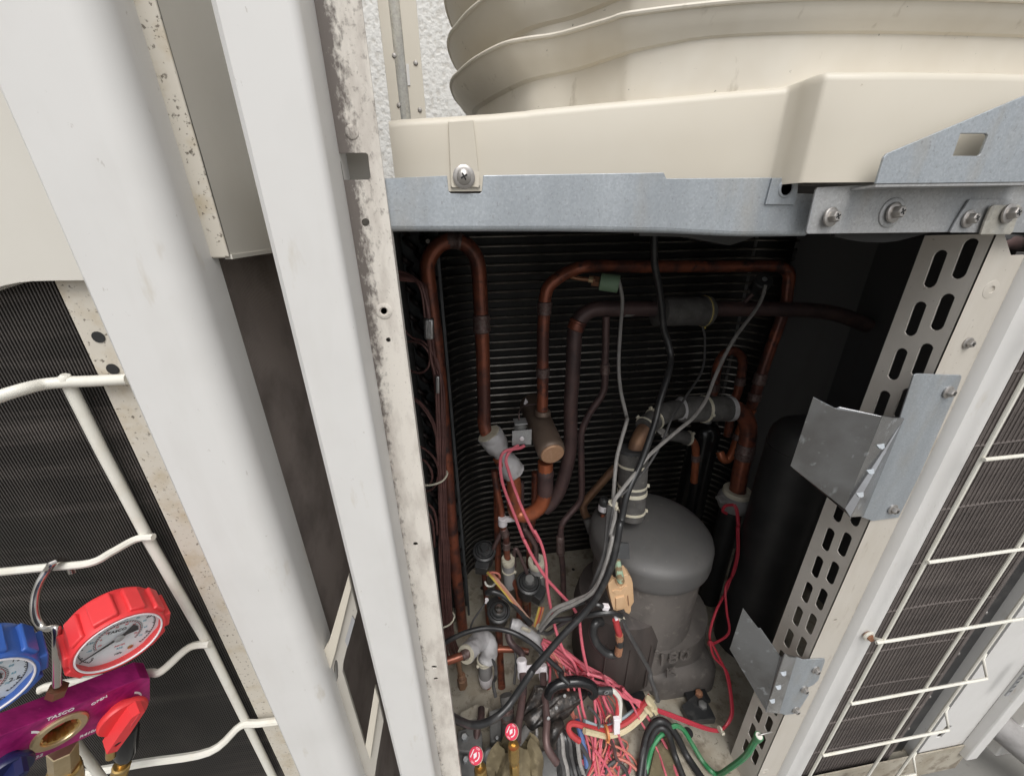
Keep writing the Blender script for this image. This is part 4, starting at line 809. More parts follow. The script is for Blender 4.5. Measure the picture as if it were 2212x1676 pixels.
# tan terminal block on a corroded stub
tb0, tb1 = P(zK(530, 560), .165), P(zK(575, 1010), .165)
up = (tb0 - tb1).normalized(); sd = Vector((up.z, 0, -up.x)); kx = mpp(P(zK(540, 800), .165)) / 4.82
out = [(-130, 240), (-60, 290), (-40, 180), (0, 140), (40, 180), (40, 300), (85, 300), (120, 230), (130, 150), (125, -130), (90, -190), (85, -260), (60, -300), (20, -250), (10, -200), (-100, -195), (-115, -80), (-130, 130)]
cT = P(zK(540, 800), .165)
TB = solo('terminal_plug', g_prism([[(a * kx, b_ * kx) for a, b_ in out]], cT, sd, up, EY, .022), 'tan_block', 'tan moulded plug clamped on a corroded copper stub before the compressor', 'plug', smooth=False, bev=.0012)
obj('ridge', g_prism([[(-70 * kx, 20 * kx), (20 * kx, 20 * kx), (60 * kx, -150 * kx), (-80 * kx, -150 * kx)]], cT - EY * .003, sd, up, EY, .004), 'tan_block', TB, smooth=False, bev=.001)
obj('ridge', g_prism([[(-100 * kx, 130 * kx), (-60 * kx, 60 * kx), (20 * kx, 60 * kx), (70 * kx, 160 * kx), (30 * kx, 150 * kx), (-10 * kx, 110 * kx), (-50 * kx, 140 * kx)]], cT - EY * .002, sd, up, EY, .003), 'tan_block', TB, smooth=False, bev=.0008)
obj('groove', g_box(cT + sd * (62 * kx) - up * (80 * kx), .0006, .0012, .014, sd, EY, up), 'bronze', TB)
obj('stub', g_tube([P(zK(490, 340), .19), P(zK(500, 480), .172), P(zK(520, 600), .158), P(zK(530, 640), .156)], [.0035, .0062, .0070, .0066], 14), 'verdigris', TB)
obj('clip', g_box(P(zK(515, 1035), .162), .010, .003, .0026), 'cream_plastic', TB, bev=.0006)
obj('clip', g_box(P(zK(480, 1035), .160), .003, .004, .0040), 'print_white', TB, bev=.0006)

def crumple(g, amp, f):
    from mathutils import noise as mn
    V, Fc = g
    return [v + Vector((mn.noise(v * f), mn.noise(v * f + Vector((7, 3, 1))), mn.noise(v * f + Vector((2, 8, 5))))) * amp for v in V], Fc
# ---- the grey wrap on the riser
wq = [(900, 500), (950, 570), (1000, 650), (1030, 700), (1080, 780), (1130, 860), (1160, 900)]
wp = [P(zH(a, b_), .385) for a, b_ in wq]; wr = rad(wp[3], 50)
from mathutils import noise as mn
wo_ = solo('foam_wrap', crumple(g_tube(cr(wp, 7), [wr * (1.0 - .34 * math.exp(-((i - 12) / 4.0) ** 2) + .07 * abs(i - 12) / 12) for i in [j_ * 4 / 7 for j_ in range(len(cr(wp, 7)))]], 28), .0022, 95), 'grey_tape', 'light grey foam wrap pinched in the middle round the riser', 'insulation')
for e_, d_ in ((wp[0], wp[0] - wp[1]), (wp[-1], wp[-1] - wp[-2])):
    obj('cut_end', g_lathe([(wr * 1.0, -.001), (wr * 1.0, .001), (wr * .7, .0012)], e_, d_, 20), 'cream_foam', wo_)
# ---- solenoid beside the muffler
sv = P(zH(1240, 520), .345); u_ = mpp(sv) / 4.82
SV = thing('solenoid_coil', 'small square grey solenoid with two pink leads left of the muffler', 'solenoid', sv)
obj('frame_plate', g_prism([[(-100 * u_, -110 * u_), (105 * u_, -120 * u_), (110 * u_, 60 * u_), (-95 * u_, 60 * u_)]], sv, EX, EZ, EY, .003), 'zinc_dull', SV, smooth=False, bev=.0006)
obj('coil', g_lathe([(.011, -.012), (.012, -.010), (.012, .014), (.010, .016)], sv + Vector((0, .016, .008)), EZ, 20), 'stone_grey', SV)
obj('frame_top', g_box(sv + Vector((0, .014, .024)), .0125, .013, .0012), 'zinc_dull', SV, bev=.0006)
obj('nut', g_lathe([(.0048, 0), (.0048, .003), (.0026, .004), (.0026, .006), (0, .006)], sv + Vector((.0005, -.0002, -.006)), -EY, 6), 'print_white', SV)
obj('lead_grommet', g_box(sv + Vector((.002, -.001, -.021)), .006, .002, .002), 'black_plastic', SV)
obj('pilot_tube', g_tube(cr([P(zH(1215, 360), .36), P(zH(1215, 280), .37), P(zH(1250, 220), .40), P(zH(1330, 200), .41), P(zH(1400, 190), .415)], 5), .0014, 7), 'copper_dull', SV)
# ---- sensors on the upper pipes
gs = P(zG(60, 510), .40); dg = (P(zG(110, 520), .395) - P(zG(0, 505), .405)).normalized(); gr = rad(gs, 37)
GS = solo('pressure_sensor', g_lathe([(gr * .4, -.022), (gr, -.020), (gr, .012), (gr * .95, .014), (gr * .7, .014), (gr * .7, .010), (0, .010)], gs, dg, 22), 'green_plastic', 'green capped pressure sensor on the upper copper pipe', 'sensor')
obj('hex_fitting', g_lathe([(gr * .62, -.036), (gr * .62, -.022)], gs, dg, 6), 'bronze', GS)
obj('stem', g_tube(cr([P(zF(1550, 450), .41), P(zF(1620, 470), .405), P(zF(1700, 480), .402), P(zF(1760, 485), .402)], 4), .0042, 10), 'bronze', GS)
obj('flare_nut', g_lathe([(.0065, -.004), (.0065, .004)], P(zF(1735, 480), .402), dg, 8), 'brass_pale', GS)
bs = P(zG(1235, 510), .405); db = (P(zG(1275, 465), .385) - P(zG(1150, 600), .43)).normalized(); br_ = rad(bs, 38)
BS = solo('pressure_sensor', g_lathe([(br_ * .5, -.026), (br_ * .8, -.022), (br_ * .82, -.008), (br_ * .98, -.004), (br_, .008), (br_ * .9, .010), (0, .010)], bs, db, 22), 'black_plastic', 'black pressure sensor standing off the thick pipe at the right', 'sensor')
obj('pin', g_lathe([(br_ * .28, .010), (br_ * .28, .0112), (0, .0112)], bs + Vector((0, 0, .002)), db, 12), 'zinc_dull', BS)
obj('stem', g_tube(cr([P(zG(1170, 590), .42), P(zG(1120, 640), .425), P(zG(1070, 710), .43)], 4), .0042, 10), 'copper_dull', BS)

# ---- capillary bundle down the left side
random.seed(3)
ORD = ('first', 'second', 'third', 'fourth', 'fifth', 'sixth', 'seventh', 'eighth', 'ninth')
for k in range(6):
    o_ = (k - 2.5)
    x1 = 445 + k * 9
    pts = [P(zF(215 + k * 4, 410 + k * 14), .36), P(zF(330 + k * 14, 455 + k * 10), .36), P(zF(405 + k * 9, 560), .355), P(zF(440 + k * 7, 760), .352), P(zF(462 + k * 8, 930), .352), P(zF(480 + k * 8, 1100), .352), P(zH(345 + k * 18, 60), .352), P(zH(370 + k * 14, 800), .352), P(zH(390 + k * 14, 1500), .352), P(zJ(105 + k * 20, 300), .352), P(zJ(130 + k * 18, 800), .35), P(zJ(160 + k * 20, 1200), .345), P(zL(150 + k * 30, 250), .335), P(zL(200 + k * 18, 600), .32)]
    pts = [p + Vector((random.uniform(-.001, .001), random.uniform(-.003, .003), 0)) for p in pts]
    wire(pts, 5.0, 'capillary', ORD[k] + ' capillary from the left in the bundle along the left riser', 'capillary_tube', 'capillary', 'capillary tubes along the left riser', 6)
for k, (pp) in enumerate((
    [(zF, 280, 970, .37), (zF, 350, 965, .362), (zF, 430, 1000, .355), (zF, 475, 1080, .352), (zF, 460, 1170, .355), (zF, 400, 1210, .36), (zF, 310, 1190, .37)],
    [(zF, 262, 850, .37), (zF, 330, 930, .365), (zF, 430, 970, .355), (zF, 500, 1060, .351), (zF, 545, 1150, .35), (zF, 565, 1330, .35), (zF, 570, 1600, .35)],
    [(zH, 90, 110, .37), (zH, 200, 190, .36), (zH, 290, 310, .352), (zH, 345, 450, .35), (zH, 360, 700, .35)],
    [(zH, 170, 750, .37), (zH, 240, 790, .36), (zH, 300, 880, .35), (zH, 310, 960, .35), (zH, 290, 1020, .355)],
    [(zH, 160, 620, .37), (zH, 260, 680, .36), (zH, 340, 770, .35), (zH, 380, 900, .348), (zH, 385, 1100, .348)],
    [(zH, 215, 1110, .37), (zH, 300, 1080, .362), (zH, 350, 1030, .352), (zH, 370, 950, .35)],
    [(zH, 235, 1210, .37), (zH, 310, 1270, .355), (zH, 350, 1380, .35), (zH, 365, 1550, .35)],
    [(zH, 240, 1280, .37), (zH, 300, 1380, .355), (zH, 325, 1500, .35), (zH, 335, 1676, .35)],
    [(zF, 335, 1400, .37), (zF, 420, 1480, .36), (zF, 490, 1590, .352), (zF, 525, 1700, .35)])):
    wire([P(z(a, b_), y) for z, a, b_, y in pp], 5.0, 'capillary', ('small closed loop of capillary above the narrow silver tape', 'capillary leaving the return bends behind the small closed loop', 'capillary arching down level with the brown muffler', 'capillary hook ending just above the upper cream tie', 'capillary sweeping in above the upper cream tie', 'capillary curl just below the upper cream tie', 'outer capillary arc low beside the left post', 'inner capillary arc low beside the left post', 'capillary slanting down below the narrow silver tape')[k], 'capillary_tube', 'capillary', 'capillaries curling from the return bends', 6)
tp = P(zF(470, 865), .352)
solo('tape_band', g_box(tp, .0085, .0065, .019, Vector((1, 0, -.08)).normalized(), EY, Vector((.08, 0, 1)).normalized()), 'foil', 'silver foil tape band round the upper capillary bundle', 'tape', bev=.004)
tp = P(zF(538, 1300), .346)
solo('tape_band', g_box(tp, .0035, .004, .017, Vector((1, 0, -.08)).normalized(), EY, Vector((.08, 0, 1)).normalized()), 'foil', 'narrow silver tape strip lower on the capillaries', 'tape', bev=.002)
for z, a, b_, lab in ((zH, 380, 975, 'cream cable tie round the capillaries level with the grey wrap'), (zJ, 190, 1050, 'cream cable tie round the capillaries near the bottom left')):
    p = P(z(a, b_), .352); solo('cable_tie', join(g_tube(cr([p + Vector((-.030, -.012, -.002)), p + Vector((-.012, -.016, .0)), p + Vector((.008, -.012, .004)), p + Vector((.018, 0, .012)), p + Vector((.012, .012, .014))], 5), .0022, 8), g_box(p + Vector((-.034, -.012, -.002)), .0045, .004, .0045)), 'cream_plastic', lab, 'cable tie', bev=.0006)

# ---- three black expansion-valve coils
def valve_coil(p, r, box_dir, label, cap, tilt=Vector((.05, -.25, 1))):
    T = thing('valve_coil', label, 'valve', p)
    n = tilt.normalized(); h = r * 1.25
    obj('coil_body', g_lathe([(r * .80, -h * 1.3), (r * .84, -h * 1.2), (r * .84, -h * .25), (r * .92, -h * .2), (r * 1.0, -h * .08), (r * 1.0, 0), (r * .93, h * .05), (r * .62, h * .07), (r * .60, h * .2), (r * .55, h * .25), (0, h * .25)], p, n, 28), 'black_plastic', T)
    obj('groove', g_lathe([(r * .80, h * .055), (r * .82, h * .085), (r * .74, h * .085), (r * .76, h * .055)], p, n, 28), 'black_gloss', T)
    obj('cap', g_lathe([(r * .40, h * .2), (r * .40, h * .42), (r * .34, h * .50), (0, h * .52)], p, n, 8), cap, T)
    bd = (box_dir - n * box_dir.dot(n)).normalized(); sd_ = n.cross(bd)
    bc = p + bd * r * .95 - n * h * .75
    bo = obj('connector', g_box(bc, r * .42, r * .52, h * .42, bd, sd_, n), 'black_plastic', T, bev=.0015)
    obj('connector_rim', g_box(bc + n * h * .44, r * .46, r * .57, h * .05, bd, sd_, n), 'black_plastic', bo, bev=.0008)
    obj('stem', g_lathe([(r * .38, -h * 1.3), (r * .42, -h * 1.9), (r * .30, -h * 2.0), (r * .28, -h * 2.8), (0, -h * 2.8)], p, n, 18), 'copper_brown', T)
    obj('valve_pipe', g_tube([p - n * h * 2.6, Vector((p.x, p.y + .01, ZB + .004))], r * .24, 10), 'copper', T)
    return T
c1 = P(zJ(575, 320), .40); valve_coil(c1, rad(c1, 50), Vector((-.25, -1, 0)), 'black valve coil with domed top, highest of the three', 'black_plastic')
c2 = P(zJ(1040, 650), .36); valve_coil(c2, rad(c2, 54), Vector((.9, -.75, 0)), 'black valve coil with grey cap, its plug facing the tan block', 'stone_grey')
c3_ = P(zJ(725, 950), .33); valve_coil(c3_, rad(c3_, 50), Vector((-.3, .8, 0)), 'black valve coil with silver hexagon nut, lowest of the three', 'chrome_hook')
# ribbon lead from the top coil
for k, (mt, dx) in enumerate((('wire_tan', 0), ('wire_salmon', 10), ('wire_orange', -9), ('wire_tan', 20), ('wire_yellow', -18))):
    wire([P(zJ(620 + dx, 545), .37), P(zJ(690 + dx, 620), .34), P(zJ(800 + dx, 750), .325), P(zJ(900 + dx, 880), .315), P(zJ(1000 + dx * .8, 1000), .305), P(zJ(1075 + dx * .5, 1090), .30)], 5.5, mt, ('tan', 'salmon', 'orange', 'outermost tan', 'yellow')[k] + ' strand of the ribbon lead from the highest valve coil', 'lead', 'wire', 'ribbon lead of the highest valve coil', 6)
wire([P(zJ(605, 575), .365), P(zJ(650, 545), .36), P(zJ(720, 560), .355), P(zJ(735, 600), .355), P(zJ(700, 620), .36)], 4.5, 'wire_salmon', 'pink and white loop tied below the highest valve coil', 'lead')
wire([P(zJ(580, 640), .37), P(zJ(600, 680), .365), P(zJ(650, 690), .362), P(zJ(690, 660), .362)], 4.5, 'wire_white', 'pale loop under the highest valve coil', 'lead')
for k, (mt, dx) in enumerate((('wire_yellow', -18), ('wire_orange', -4), ('wire_red', 8), ('wire_tan', 18), ('wire_orange', 26))):
    wire([P(zJ(1165 + dx, 905), .325), P(zJ(1140 + dx, 1000), .315), P(zJ(1105 + dx * .7, 1110), .305)], 4.5, mt, ('yellow', 'left orange', 'dark red', 'tan', 'right orange')[k] + ' short strand leaving the middle valve coil plug', 'lead', 'wire', 'orange strands of the middle valve coil', 6)
# ---- pipes among the valves
def MP(pts):
    out = [P(z(a, b_), y) for z, a, b_, y in pts]                    # nothing goes through the base pan
    return [v if v.z > ZB + .010 else PZ(z(a, b_), ZB + .010 + .002 * (i % 3)) for i, (v, (z, a, b_, y)) in enumerate(zip(out, pts))]
def H(z, x, y, h): return PZ(z(x, y), ZB + h)                        # the point at height h above the base pan
def HP(pts): return [H(*q) for q in pts]
pipe('manifold_pipe', MP([(zH, 955, 880, .41), (zH, 990, 1100, .405), (zH, 1030, 1300, .40), (zH, 1045, 1460, .395), (zJ, 800, 180, .395), (zJ, 808, 330, .395), (zJ, 825, 500, .39), (zJ, 860, 620, .385), (zJ, 920, 720, .38), (zJ, 940, 900, .37), (zJ, 930, 1200, .34)]), 14, 'copper', 'middle copper pipe with white clip running down past the valves', collars=((.36, 1.2, 1.5), (.45, 1.2, 1.2)))
pipe('branch_pipe', MP([(zH, 1240, 1000, .42), (zH, 1250, 1400, .41), (zH, 1310, 1560, .40), (zJ, 990, 90, .40), (zJ, 1060, 190, .395), (zJ, 1105, 270, .39), (zJ, 1115, 350, .385), (zJ, 1110, 460, .38)]), 11, 'copper_dull', 'dull purple pipe bending into the right cream sleeve', collars=())
pipe('branch_pipe', MP([(zJ, 770, 100, .40), (zJ, 720, 190, .40), (zJ, 680, 270, .40), (zJ, 650, 360, .41)]), 9, 'copper_dull', 'thin grey pipe slanting to the highest valve coil')
pipe('branch_pipe', MP([(zJ, 890, 480, .40), (zJ, 885, 340, .395), (zJ, 905, 300, .395), (zJ, 940, 360, .39), (zJ, 1000, 500, .38), (zJ, 1020, 560, .375)]), 8, 'copper_dull', 'small hooked pipe behind the middle valve coil')
pipe('rear_pipe', MP([(zH, 1380, 900, .46), (zH, 1370, 1300, .45), (zJ, 1050, 200, .45), (zJ, 1035, 600, .43), (zJ, 1030, 1000, .40)]), 13, 'copper', 'dark copper pipe in shade behind the valve coils')
pipe('rear_pipe', MP([(zH, 985, 1000, .45), (zH, 990, 1500, .44), (zJ, 715, 300, .44), (zJ, 720, 700, .42), (zJ, 735, 1300, .36), (zL, 790, 600, .33)]), 14, 'copper', 'shaded copper pipe behind the left valve coils')
wc = P(zH(1045, 1410), .39)
cl_ = solo('pipe_clip', join(g_lathe([(.0105, -.011), (.0112, -.009), (.0100, -.004), (.0112, .0), (.0100, .005), (.0112, .009), (.0095, .011)], wc, Vector((.03, 0, 1)), 18), g_box(wc + Vector((.016, -.002, .006)), .012, .004, .006)), 'print_white', 'white plastic pipe clip on the middle pipe under the grey wrap', 'clip', bev=.0008)
# cream sleeves behind
for (a, b_, w_, hh, lab) in ((822, 410, 28, .09, 'cream-topped grey sleeve on the left pipe behind the coils'), (1120, 430, 37, .13, 'wide cream-topped grey sleeve behind the middle valve coil')):
    p = P(zJ(a, b_), .39); r = rad(p, w_)
    s_ = solo('pipe_sleeve', g_lathe([(r * .92, -hh), (r * .95, -.012), (r * .95, 0)], p, Vector((-.02, 0.0, 1)), 22), 'grey_foam', lab, 'insulation')
    obj('foam_rim', g_lathe([(r * .95, -.014), (r * 1.04, -.010), (r * 1.04, .002), (r * .98, .004), (r * .5, .004), (r * .46, 0)], p, Vector((-.02, 0, 1)), 22, ring=True), 'cream_foam', s_)
    tie(p - EZ * .035, EZ, r * .96, s_, head=Vector((1, -.6, 0)))
# grey elbow sleeve lower left with its cream end
ep = HP([(zJ, 385, 1395, .175), (zJ, 440, 1340, .165), (zJ, 510, 1270, .152), (zJ, 585, 1250, .140), (zJ, 625, 1310, .130), (zJ, 615, 1410, .105), (zJ, 600, 1470, .095)]); er = rad(ep[0], 38)
es = solo('elbow_sleeve', crumple(g_tube(cr(ep, 8), er, 28), .0026, 85), 'grey_tape', 'grey wrinkled elbow sleeve with cream foam end at the lower left', 'insulation')
obj('foam_end', g_lathe([(er * 1.03, -.001), (er * 1.0, .003), (er * .58, .003), (er * .55, 0)], ep[0], ep[0] - ep[1], 24, ring=True), 'cream_foam', es)
lv = HP([(zJ, 470, 1330, .160), (zJ, 400, 1385, .178), (zJ, 300, 1430, .178), (zJ, 150, 1480, .178), (zJ, 20, 1525, .178)])
lp_ = pipe('service_pipe', lv, 17, 'copper', 'copper pipe coming out of the grey elbow sleeve to the left', collars=((.35, 1.12, 1.0),))
dp = [lv[2], lv[2] - EZ * .03, lv[2] - EZ * .06 + EX * .002]
dv = pipe('drop_branch', dp, 11, 'copper_brown', 'branch dropping from the service pipe into a hex nut')
hx_ = lv[2] - EZ * .078 + EX * .003; obj('hex_nut', join(g_lathe([(.0085, -.020), (.0105, -.018), (.0105, .006), (.0085, .008)], hx_, EZ, 6), g_lathe([(.007, .006), (.0085, .010), (.007, .014), (.0085, .018), (.006, .022)], hx_, EZ, 14)), 'copper_brown', dv)
# grey bulb with white tape ring
gb = H(zJ, 578, 1480, .085); gr_ = rad(gb, 29)
GB = solo('insulated_bulb', g_lathe([(gr_ * .3, -.066), (gr_ * .75, -.062), (gr_ * 1.0, -.048), (gr_ * 1.0, 0), (gr_ * .95, .014), (gr_ * .6, .02)], gb, Vector((0, .06, 1)), 22), 'grey_foam', 'grey insulated bulb hanging under the elbow sleeve', 'insulation')
obj('tape_tail', g_lathe([(gr_ * .5, -.078), (gr_ * .9, -.070), (gr_ * 1.06, -.052), (gr_ * 1.04, -.042)], gb, Vector((0, .06, 1)), 22), 'print_white', GB)
tie(gb + EZ * .010, EZ, gr_ * 1.05, GB, head=Vector((1, -.5, .1)), w=.0026); tie(gb + EZ * .004, EZ, gr_ * 1.05, GB, head=Vector((-1, -.6, 0)), w=.0016)
obj('outlet_pipe', g_tube([gb - EZ * .07, Vector((gb.x + .006, gb.y - .01, ZB + .004))], .0055, 10), 'copper_bright', GB)
# grey sleeve under the lowest coil, running right
gq = MP([(zJ, 850, 1080, .30), (zJ, 930, 1110, .295), (zJ, 1030, 1180, .285), (zJ, 1120, 1250, .275), (zJ, 1180, 1330, .262), (zJ, 1200, 1420, .25)]); g_r = rad(gq[1], 24); gqs = cr(gq, 5)
gsl = solo('branch_sleeve', g_tube(gqs, [g_r * (1.12 if i in (3, 4, 5, 14, 15, 16, 17) else .95) for i in range(len(gqs))], 18), 'grey_tape', 'grey taped branch sleeve beneath the lowest valve coil', 'insulation')
obj('open_seam', g_box(P(zJ(1010, 1140), .272), .012, .002, .004, Vector((.75, 0, -.65)).normalized(), EY, Vector((.65, 0, .75)).normalized()), 'cream_foam', gsl, bev=.001)
tie(P(zJ(1140, 1110), .285), Vector((.7, 0, -.7)), .006, label='cream tie gathering the orange strands', head=Vector((0, -1, .4)))
tie(P(zJ(1185, 1200), .275), Vector((.7, 0, -.7)), .006, label='cream tie at the end of the grey branch sleeve', head=Vector((.4, -1, .3)))
# pipes at the bottom
pipe('s_pipe', HP([(zJ, 820, 1180, .15), (zJ, 840, 1260, .14), (zJ, 900, 1330, .135), (zJ, 960, 1390, .135), (zJ, 965, 1460, .13), (zL, 1030, 260, .128), (zL, 1040, 420, .126), (zL, 1050, 600, .125), (zL, 1020, 850, .125), (zL, 985, 1060, .125), (zL, 975, 1260, .125)]), 15, 'copper_dull', 'long brown S-shaped pipe passing the red cap at the bottom', collars=())
pipe('cross_pipe', HP([(zJ, 660, 1350, .10), (zJ, 760, 1345, .10), (zJ, 900, 1350, .10), (zJ, 1040, 1375, .10)]), 13, 'copper', 'horizontal copper pipe right of the elbow sleeve')
wc, wd = H(zJ, 968, 1540, .130), H(zJ, 1185, 1570, .125)
CLP = solo('pipe_clip', join(g_lathe([(.0105, -.020), (.0115, -.014), (.0100, -.006), (.0115, 0), (.0100, .008), (.0115, .014), (.0100, .018)], wc, Vector((0, .5, 1)), 18), g_lathe([(.0088, -.018), (.0098, -.010), (.0086, -.002), (.0098, .006), (.0086, .012)], wd, Vector((0, .5, 1)), 18), g_box((wc + wd) / 2, (wd - wc).length / 2 - .008, .005, .009)), 'print_white', 'double white pipe clip joining two bottom pipes', 'clip', bev=.001)
pipe('clip_pipe', HP([(zL, 1285, 330, .125), (zL, 1290, 560, .125), (zL, 1310, 760, .12), (zL, 1330, 1000, .115), (zL, 1320, 1200, .11), (zL, 1350, 1350, .10), (zL, 1450, 1500, .08)]), 16, 'copper_dull', 'brown pipe under the right half of the double clip')
pipe('stop_pipe', HP([(zL, 850, 1350, .02), (zL, 855, 1150, .05), (zL, 860, 950, .08), (zL, 850, 780, .10), (zL, 838, 690, .11)]), 27, 'dark_foam', 'dark capped vertical pipe at the bottom centre', 'pipe', collars=((.6, 1.05, .4), (.75, 1.05, .4)))
pipe('stop_pipe', HP([(zL, 480, 1350, .04), (zL, 490, 1200, .05), (zL, 500, 1080, .06), (zL, 540, 980, .06), (zL, 545, 860, .05)]), 16, 'copper_dull', 'dull pipe behind the left red cap')
def chunk(q, h, t, lab, name='valve_bracket', mt='stone_grey'):
    top = [H(zL, a, b_, h) for a, b_ in q]; n = len(top)
    V = top + [p - EZ * t for p in top]
    Fc = [tuple(range(n)), tuple(range(2 * n - 1, n - 1, -1))] + [(i, (i + 1) % n, n + (i + 1) % n, n + i) for i in range(n)]
    return solo(name, (V, Fc), mt, lab, 'bracket', smooth=False, bev=.003)
chunk(((262, 1110), (400, 1080), (548, 1120), (560, 1330), (420, 1380), (258, 1360)), .055, .05, 'dark grey valve bracket left of the red caps')
chunk(((636, 880), (790, 830), (800, 1050), (770, 1250), (650, 1260)), .05, .045, 'grey zinc bracket between the two red caps')
chunk(((252, 1400), (420, 1380), (620, 1340), (700, 1400), (680, 1720), (262, 1720)), .04, .036, 'dark grey stop-valve body at the bottom edge')
chunk(((1190, 1360), (1400, 1330), (1480, 1500), (1450, 1720), (1180, 1720)), .02, .016, 'dark grey foot plate under the brown pipe')
for a, b_, r, h, lab in ((345, 1200, .008, .056, 'round grey boss on the left valve bracket'), (735, 1215, .0045, .051, 'small hex bolt on the zinc bracket'), (645, 1420, .012, .041, 'flat pale bolt head beside the left red cap'), (360, 1470, .007, .041, 'worn bolt low on the stop-valve body')):
    solo('valve_bolt', g_lathe([(r, 0), (r, .007), (r * .7, .010), (0, .010)], H(zL, a, b_, h), Vector((0, -.3, 1)), 14 if r > .008 else 6), 'zinc_dull', lab, 'bolt')
V, Fc = [], []; rows_ = 14; cols_ = 30
for i in range(rows_):
    for j in range(cols_):
        a = 2 * math.pi * j / cols_; t = i / (rows_ - 1)
        r = (.030 + .020 * math.sin(t * 2.4)) * (1 + .10 * math.sin(j * 1.3 + t * 3) + .06 * math.sin(j * 2.7 - t * 5))
        c = H(zL, 945, 1240 + 480 * t, .10 - .05 * t); V.append(c + Vector((r * math.cos(a), r * .45 * math.sin(a) * (1 + t), .012 * math.sin(j * .9 + 4 * t))))
for i in range(rows_ - 1):
    for j in range(cols_): Fc.append((i * cols_ + j, i * cols_ + (j + 1) % cols_, (i + 1) * cols_ + (j + 1) % cols_, (i + 1) * cols_ + j))
solo('wet_rag', (V, Fc), 'wet_cloth', 'stained olive-brown rag wrapped round the bottom valves', 'rag')
# ochre dirt-caked casting at the left of the pan
solo('floor_block', (lambda top: (top + [p - EZ * .03 for p in top], [tuple(range(5)), tuple(range(9, 4, -1))] + [(i, (i + 1) % 5, 5 + (i + 1) % 5, 5 + i) for i in range(5)]))(HP([(zL, 280, 900, .035), (zL, 500, 780, .035), (zL, 640, 840, .035), (zL, 600, 960, .035), (zL, 320, 1010, .035)])), 'pan_paint', 'beige mould-speckled step of the pan at the lower left', 'step', smooth=False, bev=.003)
# ================================================================== cables and wires
cab = MP([(zG, 395, 120, .33), (zG, 398, 350, .33), (zG, 430, 520, .335), (zG, 455, 700, .34), (zG, 470, 860, .345), (zG, 505, 980, .34), (zG, 525, 1090, .33), (zG, 505, 1220, .31), (zG, 440, 1430, .285), (zI, 880, 400, .265), (zI, 740, 800, .24), (zI, 600, 1110, .215), (zI, 540, 1380, .20), (zJ, 1985, 60, .19), (zJ, 1960, 220, .18), (zJ, 1890, 500, .165), (zJ, 1750, 790, .155), (zJ, 1600, 985, .15), (zJ, 1400, 1190, .14), (zJ, 1200, 1420, .13), (zJ, 1050, 1590, .12), (zL, 1150, 410, .11), (zL, 960, 690, .095), (zL, 860, 830, .085), (zL, 720, 960, .075), (zL, 560, 1035, .065), (zL, 400, 1045, .06), (zL, 250, 985, .055), (zL, 120, 900, .05)])
cable = solo('power_cable', g_tube(cr(cab, 6), .0060, 12), 'cable_black', 'long thick black cable sweeping from the beam past the compressor to the left post', 'cable')
pts2 = MP([(zJ, 90, 1330, .20), (zJ, 220, 1245, .205), (zJ, 400, 1165, .21), (zJ, 600, 1125, .21), (zJ, 800, 1150, .20), (zJ, 950, 1210, .19), (zJ, 1100, 1310, .18), (zJ, 1250, 1460, .165), (zJ, 1380, 1580, .155), (zL, 1500, 460, .145), (zL, 1600, 560, .13)])
solo('looped_cable', g_tube(cr(pts2, 6), .0048, 12), 'cable_black', 'second black cable arching over the grey elbow sleeve', 'cable')
solo('flat_cable', g_tube(cr(MP([(zJ, 600, 760, .34), (zJ, 650, 745, .335), (zJ, 740, 770, .33), (zJ, 850, 850, .32), (zJ, 960, 960, .31), (zJ, 1060, 1080, .30)]), 5), .0068, 10), 'cable_black', 'black sheathed cable behind the lowest valve coil', 'cable')
solo('thin_cable', g_tube(cr(MP([(zJ, 600, 840, .335), (zJ, 560, 900, .33), (zJ, 480, 1010, .31), (zJ, 440, 1090, .295), (zJ, 430, 1150, .28)]), 5), .0022, 8), 'wire_dark', 'thin black twin lead left of the lowest valve coil', 'cable')
tie(P(zJ(600, 830), .33), Vector((-.5, 0, -1)), .004, label='white tie on the thin black twin lead', head=Vector((-.3, -1, .2)), mt='print_white')
GG = 'grey sensor leads'
wire(MP([(zG, 118, 485, .39), (zG, 135, 560, .385), (zG, 147, 660, .38), (zG, 130, 900, .36), (zG, 118, 1150, .34), (zG, 135, 1350, .32), (zG, 178, 1540, .30), (zI, 590, 370, .28), (zI, 530, 580, .265), (zI, 480, 800, .25), (zI, 450, 1180, .225), (zI, 435, 1400, .21), (zI, 410, 1600, .20), (zJ, 1880, 260, .185), (zJ, 1800, 560, .175), (zJ, 1690, 750, .17), (zJ, 1500, 840, .185), (zJ, 1280, 940, .20), (zJ, 1150, 1120, .22)]), 8, 'wire_grey', 'grey sensor lead hanging from the green pressure sensor')
wire(MP([(zG, 1265, 525, .39), (zG, 1240, 620, .385), (zG, 1180, 730, .375), (zG, 1010, 960, .35), (zG, 880, 1220, .325), (zG, 800, 1420, .305), (zG, 700, 1560, .29), (zI, 1130, 460, .275), (zI, 830, 720, .245), (zI, 680, 910, .23), (zI, 520, 1110, .21), (zI, 455, 1220, .20), (zI, 470, 1350, .197), (zI, 420, 1550, .19), (zJ, 1905, 200, .18), (zJ, 1820, 520, .172), (zJ, 1720, 740, .165), (zJ, 1500, 880, .18), (zJ, 1330, 960, .195), (zJ, 1160, 1150, .215)]), 8.5, 'wire_grey', 'grey sensor lead slanting down from the black pressure sensor')
